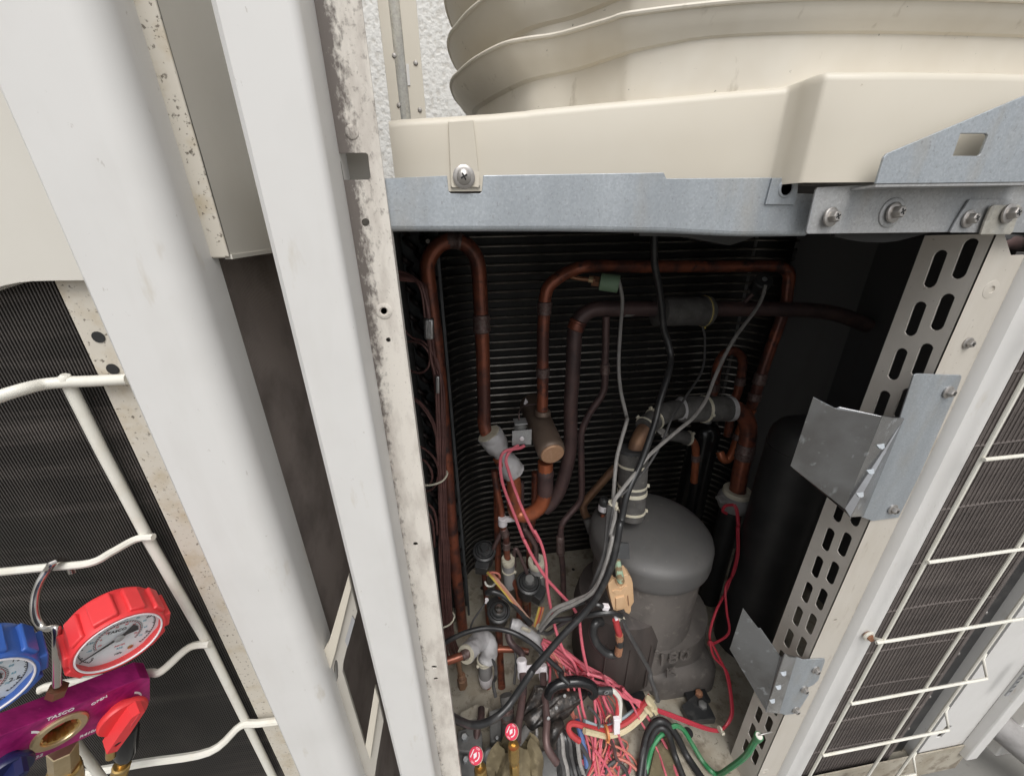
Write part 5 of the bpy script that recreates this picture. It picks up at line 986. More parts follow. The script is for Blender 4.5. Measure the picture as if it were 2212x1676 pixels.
wire(MP([(zG, 775, 850, .41), (zG, 792, 960, .40), (zG, 770, 1190, .37), (zG, 640, 1400, .33), (zG, 540, 1560, .30), (zI, 1060, 330, .29), (zI, 960, 580, .265), (zI, 800, 850, .24), (zI, 600, 1080, .215), (zI, 470, 1190, .205), (zI, 440, 1320, .195), (zI, 390, 1600, .19), (zJ, 1830, 420, .18), (zJ, 1680, 700, .19), (zJ, 1650, 760, .20)]), 5.5, 'wire_dark', 'thin dark lead from under the strainer to the bundle')
for k, (dx, dy) in enumerate(((0, 0), (-22, 12))):
    wire(MP([(zI, 420 + dx, 1250, .20), (zI, 400 + dx, 1500, .195), (zJ, 1840 + dx, 330 + dy, .185), (zJ, 1760 + dx, 560 + dy, .18), (zJ, 1690 + dx, 740, .185), (zJ, 1600 + dx, 850 + dy, .19), (zJ, 1350 + dx, 960 + dy, .20), (zJ, 1200 + dx, 1120 + dy, .215)]), 7, 'wire_dark', ('right', 'left')[k] + ' dark lead strapped beside the grey sensor leads', 'wire', 'wire', 'dark leads beside the sensor leads')
tie(P(zI(445, 1235), .205), Vector((-.1, 0, -1)), .0075, label='white tie bundling the grey leads above the compressor', head=Vector((.3, -1, 0)), w=.004, mt='cream_plastic')
solo('hose_loop', g_tube(cr(MP([(zK, 330, 1060, .19), (zK, 260, 1080, .185), (zK, 240, 1180, .18), (zK, 280, 1290, .172), (zK, 370, 1380, .165), (zK, 460, 1400, .16), (zK, 500, 1360, .158)]), 6), .0085, 14), 'cable_black', 'fat black hose loop hanging left of the jacket', 'hose')
hb = solo('lead_joint', g_tube(cr(MP([(zK, 475, 1040, .158), (zK, 490, 1110, .156), (zK, 510, 1180, .155), (zK, 520, 1260, .154), (zK, 500, 1380, .154)]), 5), .0062, 12), 'wire_thick_red', 'red lead under the tan plug sleeved in brown', 'wire')
obj('sleeve', g_tube(MP([(zK, 512, 1190, .155), (zK, 518, 1290, .154), (zK, 500, 1390, .154)]), .0076, 12), 'rust', hb)
obj('tape_ring', g_tube(MP([(zK, 518, 1240, .1545), (zK, 517, 1300, .1542)]), .0080, 12), 'black_plastic', hb)
solo('earth_strap', g_tube(cr(MP([(zK, 550, 1050, .155), (zK, 580, 1130, .152), (zK, 650, 1260, .148), (zK, 760, 1450, .142), (zK, 830, 1580, .135), (zM, 560, 480, .13), (zM, 610, 620, .12), (zM, 650, 760, .112)]), 5), .0048, 8), 'wire_dark', 'dusty dark strap slanting across the jacket to the pan', 'strap')
for k, pp in enumerate(([(zK, 540, 1000, .16), (zK, 420, 960, .16), (zK, 250, 980, .165), (zK, 80, 1010, .18), (zJ, 1500, 1020, .19), (zJ, 1300, 1050, .20), (zJ, 1180, 1130, .215)], [(zK, 350, 900, .15), (zK, 280, 880, .152), (zK, 180, 860, .165), (zJ, 1640, 850, .185), (zJ, 1560, 870, .19)])):
    wire(MP(pp), 11 if k == 0 else 9, 'cable_black', 'black lead running left from the tan plug' if k == 0 else 'short black lead ending in a clear connector', 'lead')
solo('connector', g_box(P(zK(370, 905), .15), .006, .0045, .0045, Vector((.9, 0, -.3)).normalized(), EY, Vector((.3, 0, .9)).normalized()), 'print_white', 'clear white connector on the short black lead', 'connector', bev=.0008)
# pink solenoid leads
wire(MP([(zH, 1270, 625, .34), (zH, 1220, 650, .335), (zH, 1150, 660, .33), (zH, 1060, 690, .325), (zH, 1020, 780, .32), (zH, 1030, 950, .31), (zH, 1070, 1100, .305), (zH, 1180, 1380, .29), (zH, 1270, 1620, .28), (zJ, 990, 210, .27), (zJ, 1070, 370, .26), (zJ, 1200, 580, .25), (zJ, 1330, 730, .24), (zJ, 1480, 890, .225), (zJ, 1560, 1030, .215), (zJ, 1580, 1200, .20), (zJ, 1610, 1400, .185), (zJ, 1660, 1610, .17), (zL, 1830, 440, .155)]), 7, 'wire_pink', 'pink solenoid lead, the one crossing to the right')
wire(MP([(zH, 1210, 625, .34), (zH, 1160, 650, .335), (zH, 1100, 710, .33), (zH, 1080, 790, .32), (zH, 1110, 900, .315), (zH, 1170, 1080, .305), (zH, 1270, 1330, .29), (zH, 1420, 1620, .28), (zJ, 1100, 120, .27), (zJ, 1170, 260, .265), (zJ, 1215, 450, .255), (zJ, 1225, 650, .245), (zJ, 1260, 880, .23), (zJ, 1320, 1150, .205), (zJ, 1400, 1360, .185), (zJ, 1480, 1450, .175)]), 7, 'wire_pink', 'pink solenoid lead, the one falling straight down')
# the pink bundle fanning out over the pan
random.seed(11)
GP = 'pink wires fanning over the pan'
fan = [
 [(zJ, 1180, 1270, .25), (zJ, 1280, 1330, .235), (zJ, 1450, 1440, .215), (zJ, 1650, 1580, .19), (zL, 1880, 520, .17), (zL, 2212, 590, .15), (zM, 250, 640, .13), (zM, 420, 820, .12), (zM, 600, 1060, .105), (zM, 760, 1330, .09), (zM, 890, 1676, .07)],
 [(zJ, 1190, 1250, .25), (zJ, 1320, 1300, .235), (zJ, 1480, 1420, .21), (zJ, 1700, 1580, .19), (zL, 2000, 460, .165), (zM, 60, 560, .145), (zM, 250, 700, .13), (zM, 440, 770, .122)],
 [(zJ, 1170, 1280, .25), (zJ, 1240, 1380, .232), (zJ, 1400, 1500, .21), (zJ, 1550, 1600, .195), (zL, 1800, 430, .175), (zL, 2100, 530, .155), (zM, 150, 660, .135), (zM, 430, 790, .12)],
 [(zJ, 1180, 1290, .25), (zJ, 1210, 1400, .235), (zJ, 1250, 1520, .22), (zL, 1370, 400, .205), (zL, 1360, 600, .185), (zL, 1340, 800, .165), (zL, 1380, 1000, .145), (zL, 1480, 1230, .12), (zL, 1600, 1400, .10), (zL, 1850, 1520, .085), (zL, 2150, 1680, .065)],
 [(zJ, 1200, 1260, .25), (zJ, 1300, 1400, .225), (zJ, 1380, 1520, .205), (zL, 1480, 330, .19), (zL, 1560, 500, .17), (zL, 1640, 900, .14), (zL, 1740, 1100, .125), (zL, 1850, 1230, .11), (zL, 1960, 1340, .10), (zL, 2200, 1400, .09), (zM, 120, 1430, .085), (zM, 300, 1500, .075), (zM, 480, 1676, .06)],
 [(zJ, 1190, 1240, .25), (zJ, 1350, 1330, .225), (zJ, 1500, 1480, .20), (zJ, 1550, 1630, .185), (zL, 1700, 480, .17), (zL, 1750, 800, .14), (zL, 1800, 1000, .125), (zL, 1870, 1200, .108), (zL, 1900, 1400, .09), (zL, 1940, 1690, .07)],
 [(zL, 1880, 480, .165), (zL, 1900, 700, .145), (zL, 1915, 950, .125), (zL, 1910, 1250, .10), (zL, 1890, 1450, .085), (zL, 1940, 1690, .065)],
 [(zL, 2000, 690, .14), (zL, 2050, 820, .13), (zL, 2120, 940, .12)],
 [(zL, 1680, 930, .145), (zL, 1720, 1060, .13), (zL, 1800, 1180, .118), (zL, 1950, 1340, .10), (zL, 2050, 1500, .085), (zL, 2180, 1690, .07)],
 [(zM, 170, 1140, .10), (zM, 210, 1260, .095), (zM, 270, 1400, .085), (zM, 320, 1520, .078), (zM, 300, 1620, .072), (zM, 220, 1680, .066)],
 [(zL, 1900, 1340, .09), (zL, 2000, 1480, .08), (zL, 2080, 1600, .072), (zL, 2120, 1690, .066)],
 [(zJ, 1210, 1250, .252), (zJ, 1400, 1350, .226), (zJ, 1600, 1500, .205), (zJ, 1870, 1650, .18), (zL, 2212, 620, .15), (zM, 200, 690, .135), (zM, 430, 800, .122)]]
mts = ['wire_pink', 'wire_pink', 'wire_pink', 'wire_pink', 'wire_salmon', 'wire_pink', 'wire_pink', 'wire_pink', 'wire_salmon', 'wire_pink', 'wire_pink', 'wire_pink']
fl = ['pink wire of the fan running right over the jacket foot to the bottom', 'upper pink wire of the fan ending at the yellow ties', 'pink wire of the fan crossing above the black foil piece', 'pink wire dropping behind the black foil piece to the bottom', 'salmon wire of the fan curving along the bottom right', 'pink wire falling steeply past the black loop', 'pink wire hanging from the small black joint', 'short pink wire ending at the white connector', 'salmon wire swinging under the thick red cable', 'pink wire curling below the white connector', 'short pink wire at the bottom edge', 'lowest pink wire of the fan toward the yellow ties']
for pp, mt, lb_ in zip(fan, mts, fl): wire(MP(pp), 6.2, mt, lb_, 'wire', 'wire', GP)
rw = random.Random(21)
base = [
 ([(zJ, 1175, 1265, .25), (zJ, 1260, 1350, .234), (zJ, 1420, 1470, .212), (zJ, 1620, 1620, .19), (zL, 1950, 560, .165), (zM, 60, 610, .142), (zM, 300, 740, .125), (zM, 430, 790, .12)], 'third strand down of the fan, running to the yellow ties'),
 ([(zJ, 1185, 1285, .25), (zJ, 1230, 1420, .232), (zJ, 1300, 1540, .212), (zL, 1440, 420, .192), (zL, 1520, 640, .168), (zL, 1600, 860, .146), (zL, 1690, 1060, .126), (zL, 1800, 1260, .106), (zL, 1990, 1420, .09), (zL, 2200, 1560, .078)], 'thin strand diving behind the black loop and out to the right'),
 ([(zJ, 1200, 1270, .25), (zJ, 1340, 1420, .222), (zJ, 1440, 1560, .2), (zL, 1600, 400, .182), (zL, 1660, 620, .16), (zL, 1700, 820, .142), (zL, 1760, 1060, .122), (zL, 1830, 1300, .1), (zL, 1850, 1500, .082), (zL, 1830, 1690, .066)], 'thin strand falling between the foil piece and the white plug'),
 ([(zJ, 1210, 1255, .252), (zJ, 1420, 1390, .222), (zJ, 1560, 1520, .2), (zJ, 1640, 1640, .185), (zL, 1850, 560, .165), (zL, 1960, 780, .142), (zL, 2040, 1000, .122), (zL, 2100, 1200, .104), (zM, 60, 1400, .088), (zM, 180, 1600, .072)], 'thin strand passing left of the white plug to the bottom'),
 ([(zM, 230, 660, .13), (zM, 330, 780, .122), (zM, 420, 960, .11), (zM, 520, 1130, .1), (zM, 640, 1340, .086), (zM, 720, 1560, .07), (zM, 760, 1690, .062)], 'long thin strand crossing the dusty cables'),
 ([(zL, 2130, 1180, .102), (zM, 60, 1260, .096), (zM, 200, 1330, .09), (zM, 330, 1420, .082), (zM, 420, 1560, .072), (zM, 470, 1690, .062)], 'thin strand below the thick cream cable'),
 ([(zL, 1430, 1090, .13), (zL, 1500, 1260, .115), (zL, 1640, 1420, .1), (zL, 1800, 1540, .086), (zL, 2000, 1640, .074), (zL, 2150, 1700, .068)], 'thin strand laid across the dark bundle')]
for n_ in range(9):
    a_ = rw.uniform(0, 1); o1, o2 = rw.uniform(-60, 60), rw.uniform(-80, 80)
    base.append(([(zJ, 1180 + n_ * 4, 1250 + n_ * 6, .252), (zJ, 1290 + o1 * .4, 1360 + n_ * 9, .236 - .002 * n_), (zJ, 1430 + o1, 1470 + n_ * 12, .215), (zJ, 1580 + o1, 1600 + n_ * 10, .196), (zL, 1750 + o2 + n_ * 30, 520 + n_ * 22, .172), (zL, 1900 + o2 + n_ * 28, 760 + n_ * 24, .146), (zL, 1960 + o1 + n_ * 26, 1010 + n_ * 18, .122), (zL, 1920 + o2 * 2 + n_ * 30, 1300, .1), (zL, 1880 + o1 * 3 + n_ * 36, 1690, .07)], ORD[n_] + ' of the loose thin strands filling the middle of the fan'))
for n_, (pp, lb_) in enumerate(base): wire(MP(pp), 4.6 if n_ < 7 else 3.8, ('wire_pink', 'wire_salmon', 'wire_pink', 'wire_red', 'wire_pink', 'wire_salmon', 'wire_pink')[n_ % 7], lb_, 'wire', 'wire', GP)
for n_, (pp, w_, mt, lb_) in enumerate((
 ([(zL, 2030, 1690, .062), (zL, 2060, 1560, .072), (zL, 2140, 1490, .078), (zM, 120, 1500, .078), (zM, 240, 1560, .072), (zM, 300, 1690, .06)], 9, 'wire_dark', 'dark looped wire on the pan at the bottom'),
 ([(zL, 1820, 830, .13), (zL, 1900, 900, .125), (zL, 1960, 1010, .115), (zL, 1930, 1120, .106), (zL, 1850, 1130, .106)], 6, 'wire_dark', 'thin dark loop behind the thick red cable'),
 ([(zM, 20, 1010, .11), (zM, 40, 960, .114), (zM, 90, 930, .116), (zM, 110, 980, .112)], 5, 'copper_brown', 'small brown wire ring left of the white plug'),
 ([(zM, 80, 1210, .096), (zM, 130, 1340, .088), (zM, 150, 1440, .08), (zM, 210, 1510, .075), (zM, 235, 1470, .078)], 7, 'copper_dull', 'brown curled wire hooked over the pan'),
 ([(zM, 420, 1690, .05), (zM, 440, 1500, .066), (zM, 470, 1330, .08), (zM, 540, 1200, .09), (zM, 600, 1130, .094)], 9, 'black_rubber', 'third dusty cable hugging the arch at the lower right'),
 ([(zJ, 1230, 1330, .24), (zJ, 1330, 1450, .22), (zJ, 1400, 1560, .2), (zL, 1480, 420, .185), (zL, 1540, 520, .17)], 8, 'wire_grey', 'grey lead slipping under the second black cable'),
 ([(zJ, 1130, 1160, .235), (zJ, 1240, 1180, .225), (zJ, 1350, 1100, .215), (zJ, 1480, 1020, .205), (zJ, 1600, 960, .195)], 9, 'wire_dark', 'dark lead crossing under the power cable'),
 ([(zJ, 640, 1420, .25), (zJ, 690, 1530, .24), (zJ, 690, 1640, .225), (zL, 690, 560, .2), (zL, 720, 720, .18)], 7, 'wire_dark', 'dark lead dropping right of the grey bulb'),
 ([(zL, 935, 90, .26), (zL, 960, 240, .24), (zL, 955, 380, .225), (zL, 940, 560, .2)], 6, 'wire_dark', 'thin lead dropping left of the double clip'))):
    wire(MP(pp), w_, mt, lb_)
for k in range(3):
    wire(MP([(zM, 440, 770 + k * 14, .122), (zM, 600, 840 + k * 16, .116), (zM, 850, 930 + k * 18, .10), (zM, 1100, 1030 + k * 16, .085), (zM, 1270, 1090 + k * 12, .078), (zM, 1390, 1110 + k * 8, .074), (zM, 1450, 1085 - k * 10, .075)]), 4.8, 'wire_red', ('top', 'middle', 'bottom')[k] + ' dark red wire of the strapped run low toward the slotted post', 'wire', 'wire', 'strapped dark red run')
for k, dx in enumerate((0, 14)):
    wire(MP([(zM, 1440, 1090, .075), (zM, 1500 + dx, 1000, .082), (zM, 1535 + dx, 880, .09), (zM, 1510 + dx, 620, .11), (zM, 1460 + dx, 400, .125), (zM, 1380 - dx * 4, 230, .14), (zM, 1290 - dx, 50, .155), (zK, 1475 - dx, 1300, .16), (zK, 1455 + dx * 14, 1180, .17), (zK, 1520 + dx * 8, 950, .19), (zK, 1620, 750 - dx * 4, .22), (zK, 1690 + dx, 560, .245), (zK, 1740 + dx, 350, .275), (zK, 1740 + dx, 100, .30), (zI, 1745 + dx, 1450, .31), (zI, 1730 + dx, 1300, .325), (zI, 1700 + dx, 1235, .335)]), 5.2, 'wire_red', ('outer' if k else 'inner') + ' red lead climbing to the flared fitting in front of the black vessels')
tie(P(zM(1395, 1100), .072), Vector((1, 0, -.2)), .005, label='pale tie at the elbow of the dark red run', head=Vector((0, -1, .3)), mt='cream_plastic')
obj_c = solo('lead_knot', g_tube(cr(MP([(zI, 1700, 1240, .338), (zI, 1620, 1250, .338), (zI, 1590, 1300, .34), (zI, 1630, 1330, .34)]), 5), .0035, 8), 'wire_red', 'red knot of leads beneath the cream ring', 'wire')
# thick coloured cables at the bottom
wire(MP([(zL, 1720, 1240, .095), (zL, 1620, 1160, .10), (zL, 1590, 1080, .107), (zL, 1640, 1030, .112), (zL, 1800, 1070, .11), (zL, 2000, 1120, .107), (zM, 60, 1100, .107), (zM, 250, 1030, .11), (zM, 400, 910, .115), (zM, 500, 780, .12), (zM, 560, 700, .125)]), 12, 'wire_thick_red', 'thick red cable curving up to the jacket foot', 'cable', 'cable')
wire(MP([(zL, 1780, 1120, .10), (zL, 2000, 1175, .10), (zM, 60, 1180, .10), (zM, 250, 1120, .104), (zM, 430, 980, .11), (zM, 530, 850, .116), (zM, 590, 720, .122)]), 12, 'wire_cream', 'thick cream cable under the thick red one', 'cable', 'cable')
wire(MP([(zL, 1780, 1010, .118), (zL, 1950, 1070, .114), (zM, 60, 1070, .112), (zM, 230, 980, .118), (zM, 400, 860, .124)]), 10, 'wire_pale_blue', 'pale blue cable behind the thick red one', 'cable', 'cable')
wire(MP([(zL, 1690, 990, .125), (zL, 1730, 1130, .112), (zL, 1770, 1300, .098), (zL, 1800, 1420, .088), (zL, 1815, 1560, .078)]), 12, 'wire_blue', 'blue cable dropping beside the thick red one', 'cable', 'cable')
for q, lab in (((550, 760), 'yellow tie nearest the jacket foot'), ((530, 850), 'yellow tie on the cream cable bend'), ((590, 830), 'yellow tie where the dark red run starts')):
    tie(P(zM(*q), .114), Vector((.6, 0, .8)), .0085, label=lab, head=Vector((.3, -1, 0)), mt='wire_cream', w=.003)
tie(P(zM(40, 1140), .10), Vector((1, 0, 0)), .012, label='orange tie round the red and cream cables', head=Vector((0, -.6, -1)), mt='wire_orange', w=.0022)
# black foil-covered piece with its handle-like loop and joint
fp = [(1020, 980, .12), (1110, 760, .145), (1200, 600, .165), (1330, 590, .165), (1360, 690, .155), (1560, 650, .155), (1880, 640, .155), (1640, 900, .13), (1480, 1020, .12), (1180, 1090, .11), (1090, 1100, .11), (1060, 1000, .12)]
import bmesh
BF = solo('foil_wrap', g_sheet([P(zL(a, b_), y) for a, b_, y in fp], .012, Vector((0, .8, -.6))), 'burnt_foil', 'crumpled black foil-covered piece lying over the bottom pipes', 'wrapping', smooth=False)
bm = bmesh.new(); bm.from_mesh(BF.data); bmesh.ops.subdivide_edges(bm, edges=bm.edges, cuts=4, use_grid_fill=True)
from mathutils import noise as mn
for v in bm.verts: v.co += Vector((mn.noise(v.co * 60), mn.noise(v.co * 60 + Vector((5, 1, 2))), mn.noise(v.co * 60 + Vector((9, 4, 7))))) * .0045
bm.to_mesh(BF.data); bm.free()
for p in BF.data.polygons: p.use_smooth = True
for a, b_, y in ((1545, 700, .146), (1445, 845, .128), (1350, 970, .116)): obj('foil_glint', g_lathe([(.0035, 0), (.003, .0006), (0, .0008)], P(zL(a, b_), y - .006), Vector((0, -1, .6)), 10), 'foil', BF)
obj('foil_spout', g_tube(cr(MP([(zL, 1500, 1030, .118), (zL, 1420, 1110, .108), (zL, 1380, 1230, .10), (zL, 1400, 1330, .092)]), 4), [.011, .0115, .0115, .012, .0125, .013, .013, .0125, .012, .011, .010, .009, .008], 12), 'burnt_foil', BF)
obj('foil_spout', g_tube(cr(MP([(zL, 1100, 1080, .112), (zL, 1040, 1170, .104), (zL, 980, 1260, .096)]), 4), .0085, 12), 'dark_foam', BF)
solo('bent_hose', g_tube(cr(MP([(zL, 1350, 700, .135), (zL, 1380, 620, .138), (zL, 1470, 560, .14), (zL, 1620, 530, .14), (zL, 1760, 535, .138), (zL, 1870, 590, .135), (zL, 1900, 650, .132), (zL, 1860, 690, .132)]), 6), .0098, 16), 'black_gloss', 'glossy black hose bent like a handle over the foil piece', 'hose')
j0 = solo('black_joint', g_tube(MP([(zL, 1900, 635, .132), (zL, 1960, 640, .131), (zL, 2110, 640, .129)]), [.0068, .0072, .0072], 12), 'black_plastic', 'small black joint between the hose and the white wire', 'connector')
obj('ring', g_lathe([(.0050, 0), (.0050, .0012), (.0032, .0012), (.0032, 0)], P(zL(2045, 660), .121), -EY, 14), 'zinc_dull', j0)
wire(MP([(zL, 2110, 635, .129), (zM, 130, 650, .127), (zM, 185, 720, .124), (zM, 200, 800, .12), (zM, 195, 900, .114), (zM, 190, 1000, .108)]), 10, 'wire_white', 'white wire curving down from the small black joint')
wire(MP([(zL, 2110, 650, .130), (zM, 130, 680, .128), (zM, 165, 750, .125), (zM, 170, 850, .118), (zM, 160, 960, .11)]), 9, 'wire_thick_red', 'red wire beside the white one from the small black joint')
solo('connector', g_box(P(zM(155, 1050), .102), .0062, .004, .016, EX, EY, Vector((.05, .3, 1)).normalized()), 'print_white', 'white plug at the end of the red and white wires', 'connector', bev=.0008)
# grey-black bundle lower centre
for k in range(7):
    dx = k * 42 - 60
    wire(MP([(zL, 1460 + dx * .6, 1080 + k * 12, .115), (zL, 1490 + dx, 1230, .10), (zL, 1500 + dx * 1.1, 1400, .088), (zL, 1540 + dx, 1540, .078), (zL, 1560 + dx * 1.2, 1700, .066)]), 11, ('cable_black', 'wire_dark', 'wire_grey', 'cable_black', 'wire_dark', 'black_gloss', 'wire_grey')[k], ORD[k] + ' dark wire from the left in the tangled bundle at the bottom centre', 'wire', 'wire', 'dark tangled bundle at the bottom')
wire(MP([(zL, 1560, 1190, .108), (zL, 1700, 1250, .10), (zL, 1790, 1380, .09), (zL, 1840, 1500, .08), (zL, 1820, 1600, .072), (zL, 1760, 1680, .066)]), 10, 'wire_dark', 'dark wire curling round the right of the tangled bundle')
wire(MP([(zL, 1200, 1050, .12), (zL, 1210, 1150, .11), (zL, 1185, 1220, .105), (zL, 1140, 1200, .106), (zL, 1125, 1120, .112)]), 7, 'wire_grey', 'small grey loop beside the olive rag')
# dusty black cables at the lower right, and the green earth wire
for k, pp in enumerate(([(zM, 430, 1676, .055), (zM, 470, 1400, .075), (zM, 520, 1180, .092), (zM, 600, 1040, .10), (zM, 690, 1000, .10), (zM, 790, 1060, .095), (zM, 900, 1220, .082), (zM, 1000, 1420, .068), (zM, 1180, 1690, .045)], [(zM, 490, 1676, .055), (zM, 520, 1420, .072), (zM, 570, 1220, .085), (zM, 640, 1100, .092), (zM, 720, 1090, .09), (zM, 790, 1190, .082), (zM, 850, 1400, .068), (zM, 960, 1690, .048)])):
    solo('dusty_cable', g_tube(cr(MP(pp), 5), .0068 - k * .0006, 12), 'black_rubber', ('outer' if k == 0 else 'inner') + ' dusty black cable arching over the pan at the lower right', 'cable')
wire(MP([(zM, 500, 1676, .050), (zM, 540, 1480, .064), (zM, 590, 1310, .076), (zM, 670, 1190, .085), (zM, 760, 1120, .092)]), 9, 'wire_green', 'green wire rising inside the arch of the dusty cables')
gw = MP([(zM, 820, 1070, .092), (zM, 880, 1060, .091), (zM, 960, 1110, .087), (zM, 1060, 1270, .075), (zM, 1180, 1470, .058), (zM, 1290, 1600, .045), (zM, 1380, 1640, .03), (zM, 1500, 1570, .01), (zM, 1640, 1470, -.005), (zM, 1740, 1370, -.012), (zM, 1810, 1250, -.016), (zM, 1850, 1200, -.018)])
gwo = wire(gw, 10, 'wire_green', 'green earth wire looping to the slotted post, its cut end bare')
e_, d_ = gw[-1], (gw[-1] - gw[-2]).normalized()
obj('sheath_end', g_lathe([(.0042, -.012), (.0062, -.004), (.0064, .006), (.0058, .0065), (.0035, .004)], e_, d_, 14), 'wire_green', gwo)
obj('core', g_lathe([(.0052, .002), (.0050, .0068), (0, .0068)], e_, d_, 12), 'wire_white', gwo)
for k in range(3): obj('strand', g_tube(cr([e_ + d_ * .004, e_ + d_ * .010 + EX * .003 * k, e_ + d_ * .012 + EX * (.010 + .003 * k) + EZ * .001 * k, e_ + d_ * .010 + EX * (.016 + .003 * k)], 4), .0007, 6), 'wire_strand', gwo)
solo('floor_cover', g_sheet(HP([(zM, 620, 1320, .012), (zM, 760, 1180, .012), (zM, 1000, 1690, .012), (zM, 540, 1690, .012)]), .004, -EZ), 'wet_cloth', 'worn fibrous pad on the pan under the dusty cables', 'pad', smooth=False)

# ================================================================== galvanised brackets on the slotted post
def bracket(label, flange, fold, plate, Yf, screws, teeth, z):
    B = thing('panel_bracket', label, 'bracket', P(z(*flange[0][:2]), 0))
    obj('flange', g_sheet([P(z(a, b_), Yf) for a, b_ in flange], .0016), 'galvanised', B, smooth=False, bev=.0004)
    fo = obj('bent_strip', g_sheet([P(z(a, b_), y) for a, b_, y in fold], .0014), 'steel_plate', B, smooth=False, bev=.0003)
    obj('stop_plate', g_sheet([P(z(a, b_), y) for a, b_, y in plate], .0014), 'steel_plate', B, smooth=False, bev=.0004)
    for a, b_ in screws: screw(P(z(a, b_), Yf), Vector((.1, -1, .05)), .0046, B)
    for a, b_, y in teeth:
        p = P(z(a, b_), y); obj('tooth', g_sheet([p + Vector((-.0042, 0, .0012)), p + Vector((.0046, 0, .0016)), p + Vector((.003, -.003, -.0016)), p + Vector((0, -.0036, -.0026)), p + Vector((-.0028, -.003, -.0018))], .0012), 'galvanised', fo, smooth=False)
    return B
bracket('larger upper galvanised bracket with bent plate reaching into the opening', ((1260, 165), (1285, 155), (1598, 165), (1600, 185), (1545, 330), (1300, 880), (1150, 1180), (960, 1205), (880, 1175), (1150, 500)), ((1035, 455, -.020), (1110, 470, -.026), (1192, 472, -.004), (900, 1172, -.004), (805, 1178, -.026), (765, 1115, -.020)), ((540, 320, .012), (698, 402, .004), (722, 392, .003), (998, 530, -.018), (1030, 458, -.020), (765, 1120, -.020), (805, 1176, -.020), (376, 812, .018)), -.0025, ((1500, 285), (1105, 1120)), ((1015, 665, -.026), (942, 845, -.026), (868, 1010, -.026)), zN)
bracket('smaller lower galvanised bracket with scuffed bent plate', ((630, 800), (690, 820), (835, 812), (835, 830), (790, 960), (760, 990), (720, 1010), (725, 1060), (640, 1190), (560, 1200), (500, 1180), (620, 850)), ((560, 775, -.018), (590, 800, -.024), (640, 802, -.004), (520, 1190, -.004), (430, 1180, -.024), (440, 1140, -.018)), ((268, 462, .020), (372, 600, .010), (390, 600, .009), (530, 800, -.012), (560, 778, -.018), (440, 1142, -.018), (430, 1176, -.018), (176, 745, .022)), -.0025, ((770, 885), (690, 1020), (632, 1162)), ((545, 905, -.024), (510, 1000, -.024), (468, 1095, -.024)), zO)

# ================================================================== manifold gauge set hanging at the left
# it hangs turned to the right: its faces look towards the open compartment
_y, _p = math.radians(44), math.radians(-13)
GN = Vector((math.sin(_y) * math.cos(_p), -math.cos(_y) * math.cos(_p), math.sin(_p))); GW = -GN
gd = P(zQ(1500, 870), -.062)
def PP(p, o): d = ray(*p); return CAM + d * ((o - CAM).dot(GN) / d.dot(GN))      # line of sight meets a plane parallel to the gauge faces
q = .735                                                              # size of the set against a full-size one
sg = PP(zR(830, 815), gd + GW * .007)                                # sight glass centre on the front face
GU = (PP(zR(1950, 90), sg) - PP(zR(0, 890), sg)).normalized(); GV = GN.cross(GU)
MG = thing('manifold_gauge', 'purple refrigerant manifold gauge set with red and blue gauges hung on wire guard', 'gauge set', gd)
def uv(zz, a, b_):
    v = PP(zz(a, b_), sg) - sg; return v.dot(GU), v.dot(GV)
bl = [uv(zR, *t) for t in ((-500, 1100), (1930, 100), (2062, 105), (2062, 410), (1790, 640), (330, 1300), (-500, 1660))]
obj('body_block', g_prism([bl, ell(0, 0, .0146 * q, .0146 * q, 28)], sg, GU, GV, GW, .026 * q), 'magenta_metal', MG, smooth=False, bev=.0009)
def on_face(u, v, y=-.0005): return sg + GU * u + GV * v + GW * y
def at(p, back): return PP(p, sg + GW * back)
# sight glass
so_ = obj('sight_glass', g_lathe([((.0215 * q), -(.001 * q)), ((.0215 * q), (.002 * q)), ((.0200 * q), (.0032 * q)), ((.0150 * q), (.0032 * q)), ((.0142 * q), (.0015 * q)), ((.0142 * q), -(.002 * q))], sg, GN, 36, ring=True), 'brass_pale', MG)
V, Fc = [], []; n = 48
for i, (r, h, w) in enumerate((((.0142 * q), (.001 * q), 0), ((.0128 * q), (.0002 * q), (.0008 * q)), ((.0115 * q), -(.006 * q), (.0014 * q)), ((.0105 * q), -(.014 * q), (.0008 * q)))):
    for j in range(n):
        a = 2 * math.pi * j / n; rr_ = r + w * math.cos(12 * a); V.append(sg + GU * (rr_ * math.cos(a)) + GV * (rr_ * math.sin(a)) - GW * h)
for i in range(3):
    for j in range(n): Fc.append((i * n + j, i * n + (j + 1) % n, (i + 1) * n + (j + 1) % n, (i + 1) * n + j))
obj('fluted_socket', (V, Fc), 'brass', so_)
obj('glass_floor', g_lathe([((.0118 * q), 0), ((.0118 * q), (.001 * q)), (0, (.001 * q))], sg + GW * (.0145 * q), GN, 24), 'dark_recess', so_)
obj('inner_disc', g_lathe([((.0075 * q), 0), ((.0075 * q), (.002 * q)), ((.006 * q), (.003 * q)), (0, (.003 * q))], sg + GW * (.0125 * q), GN, 24), 'cap_pink', so_)
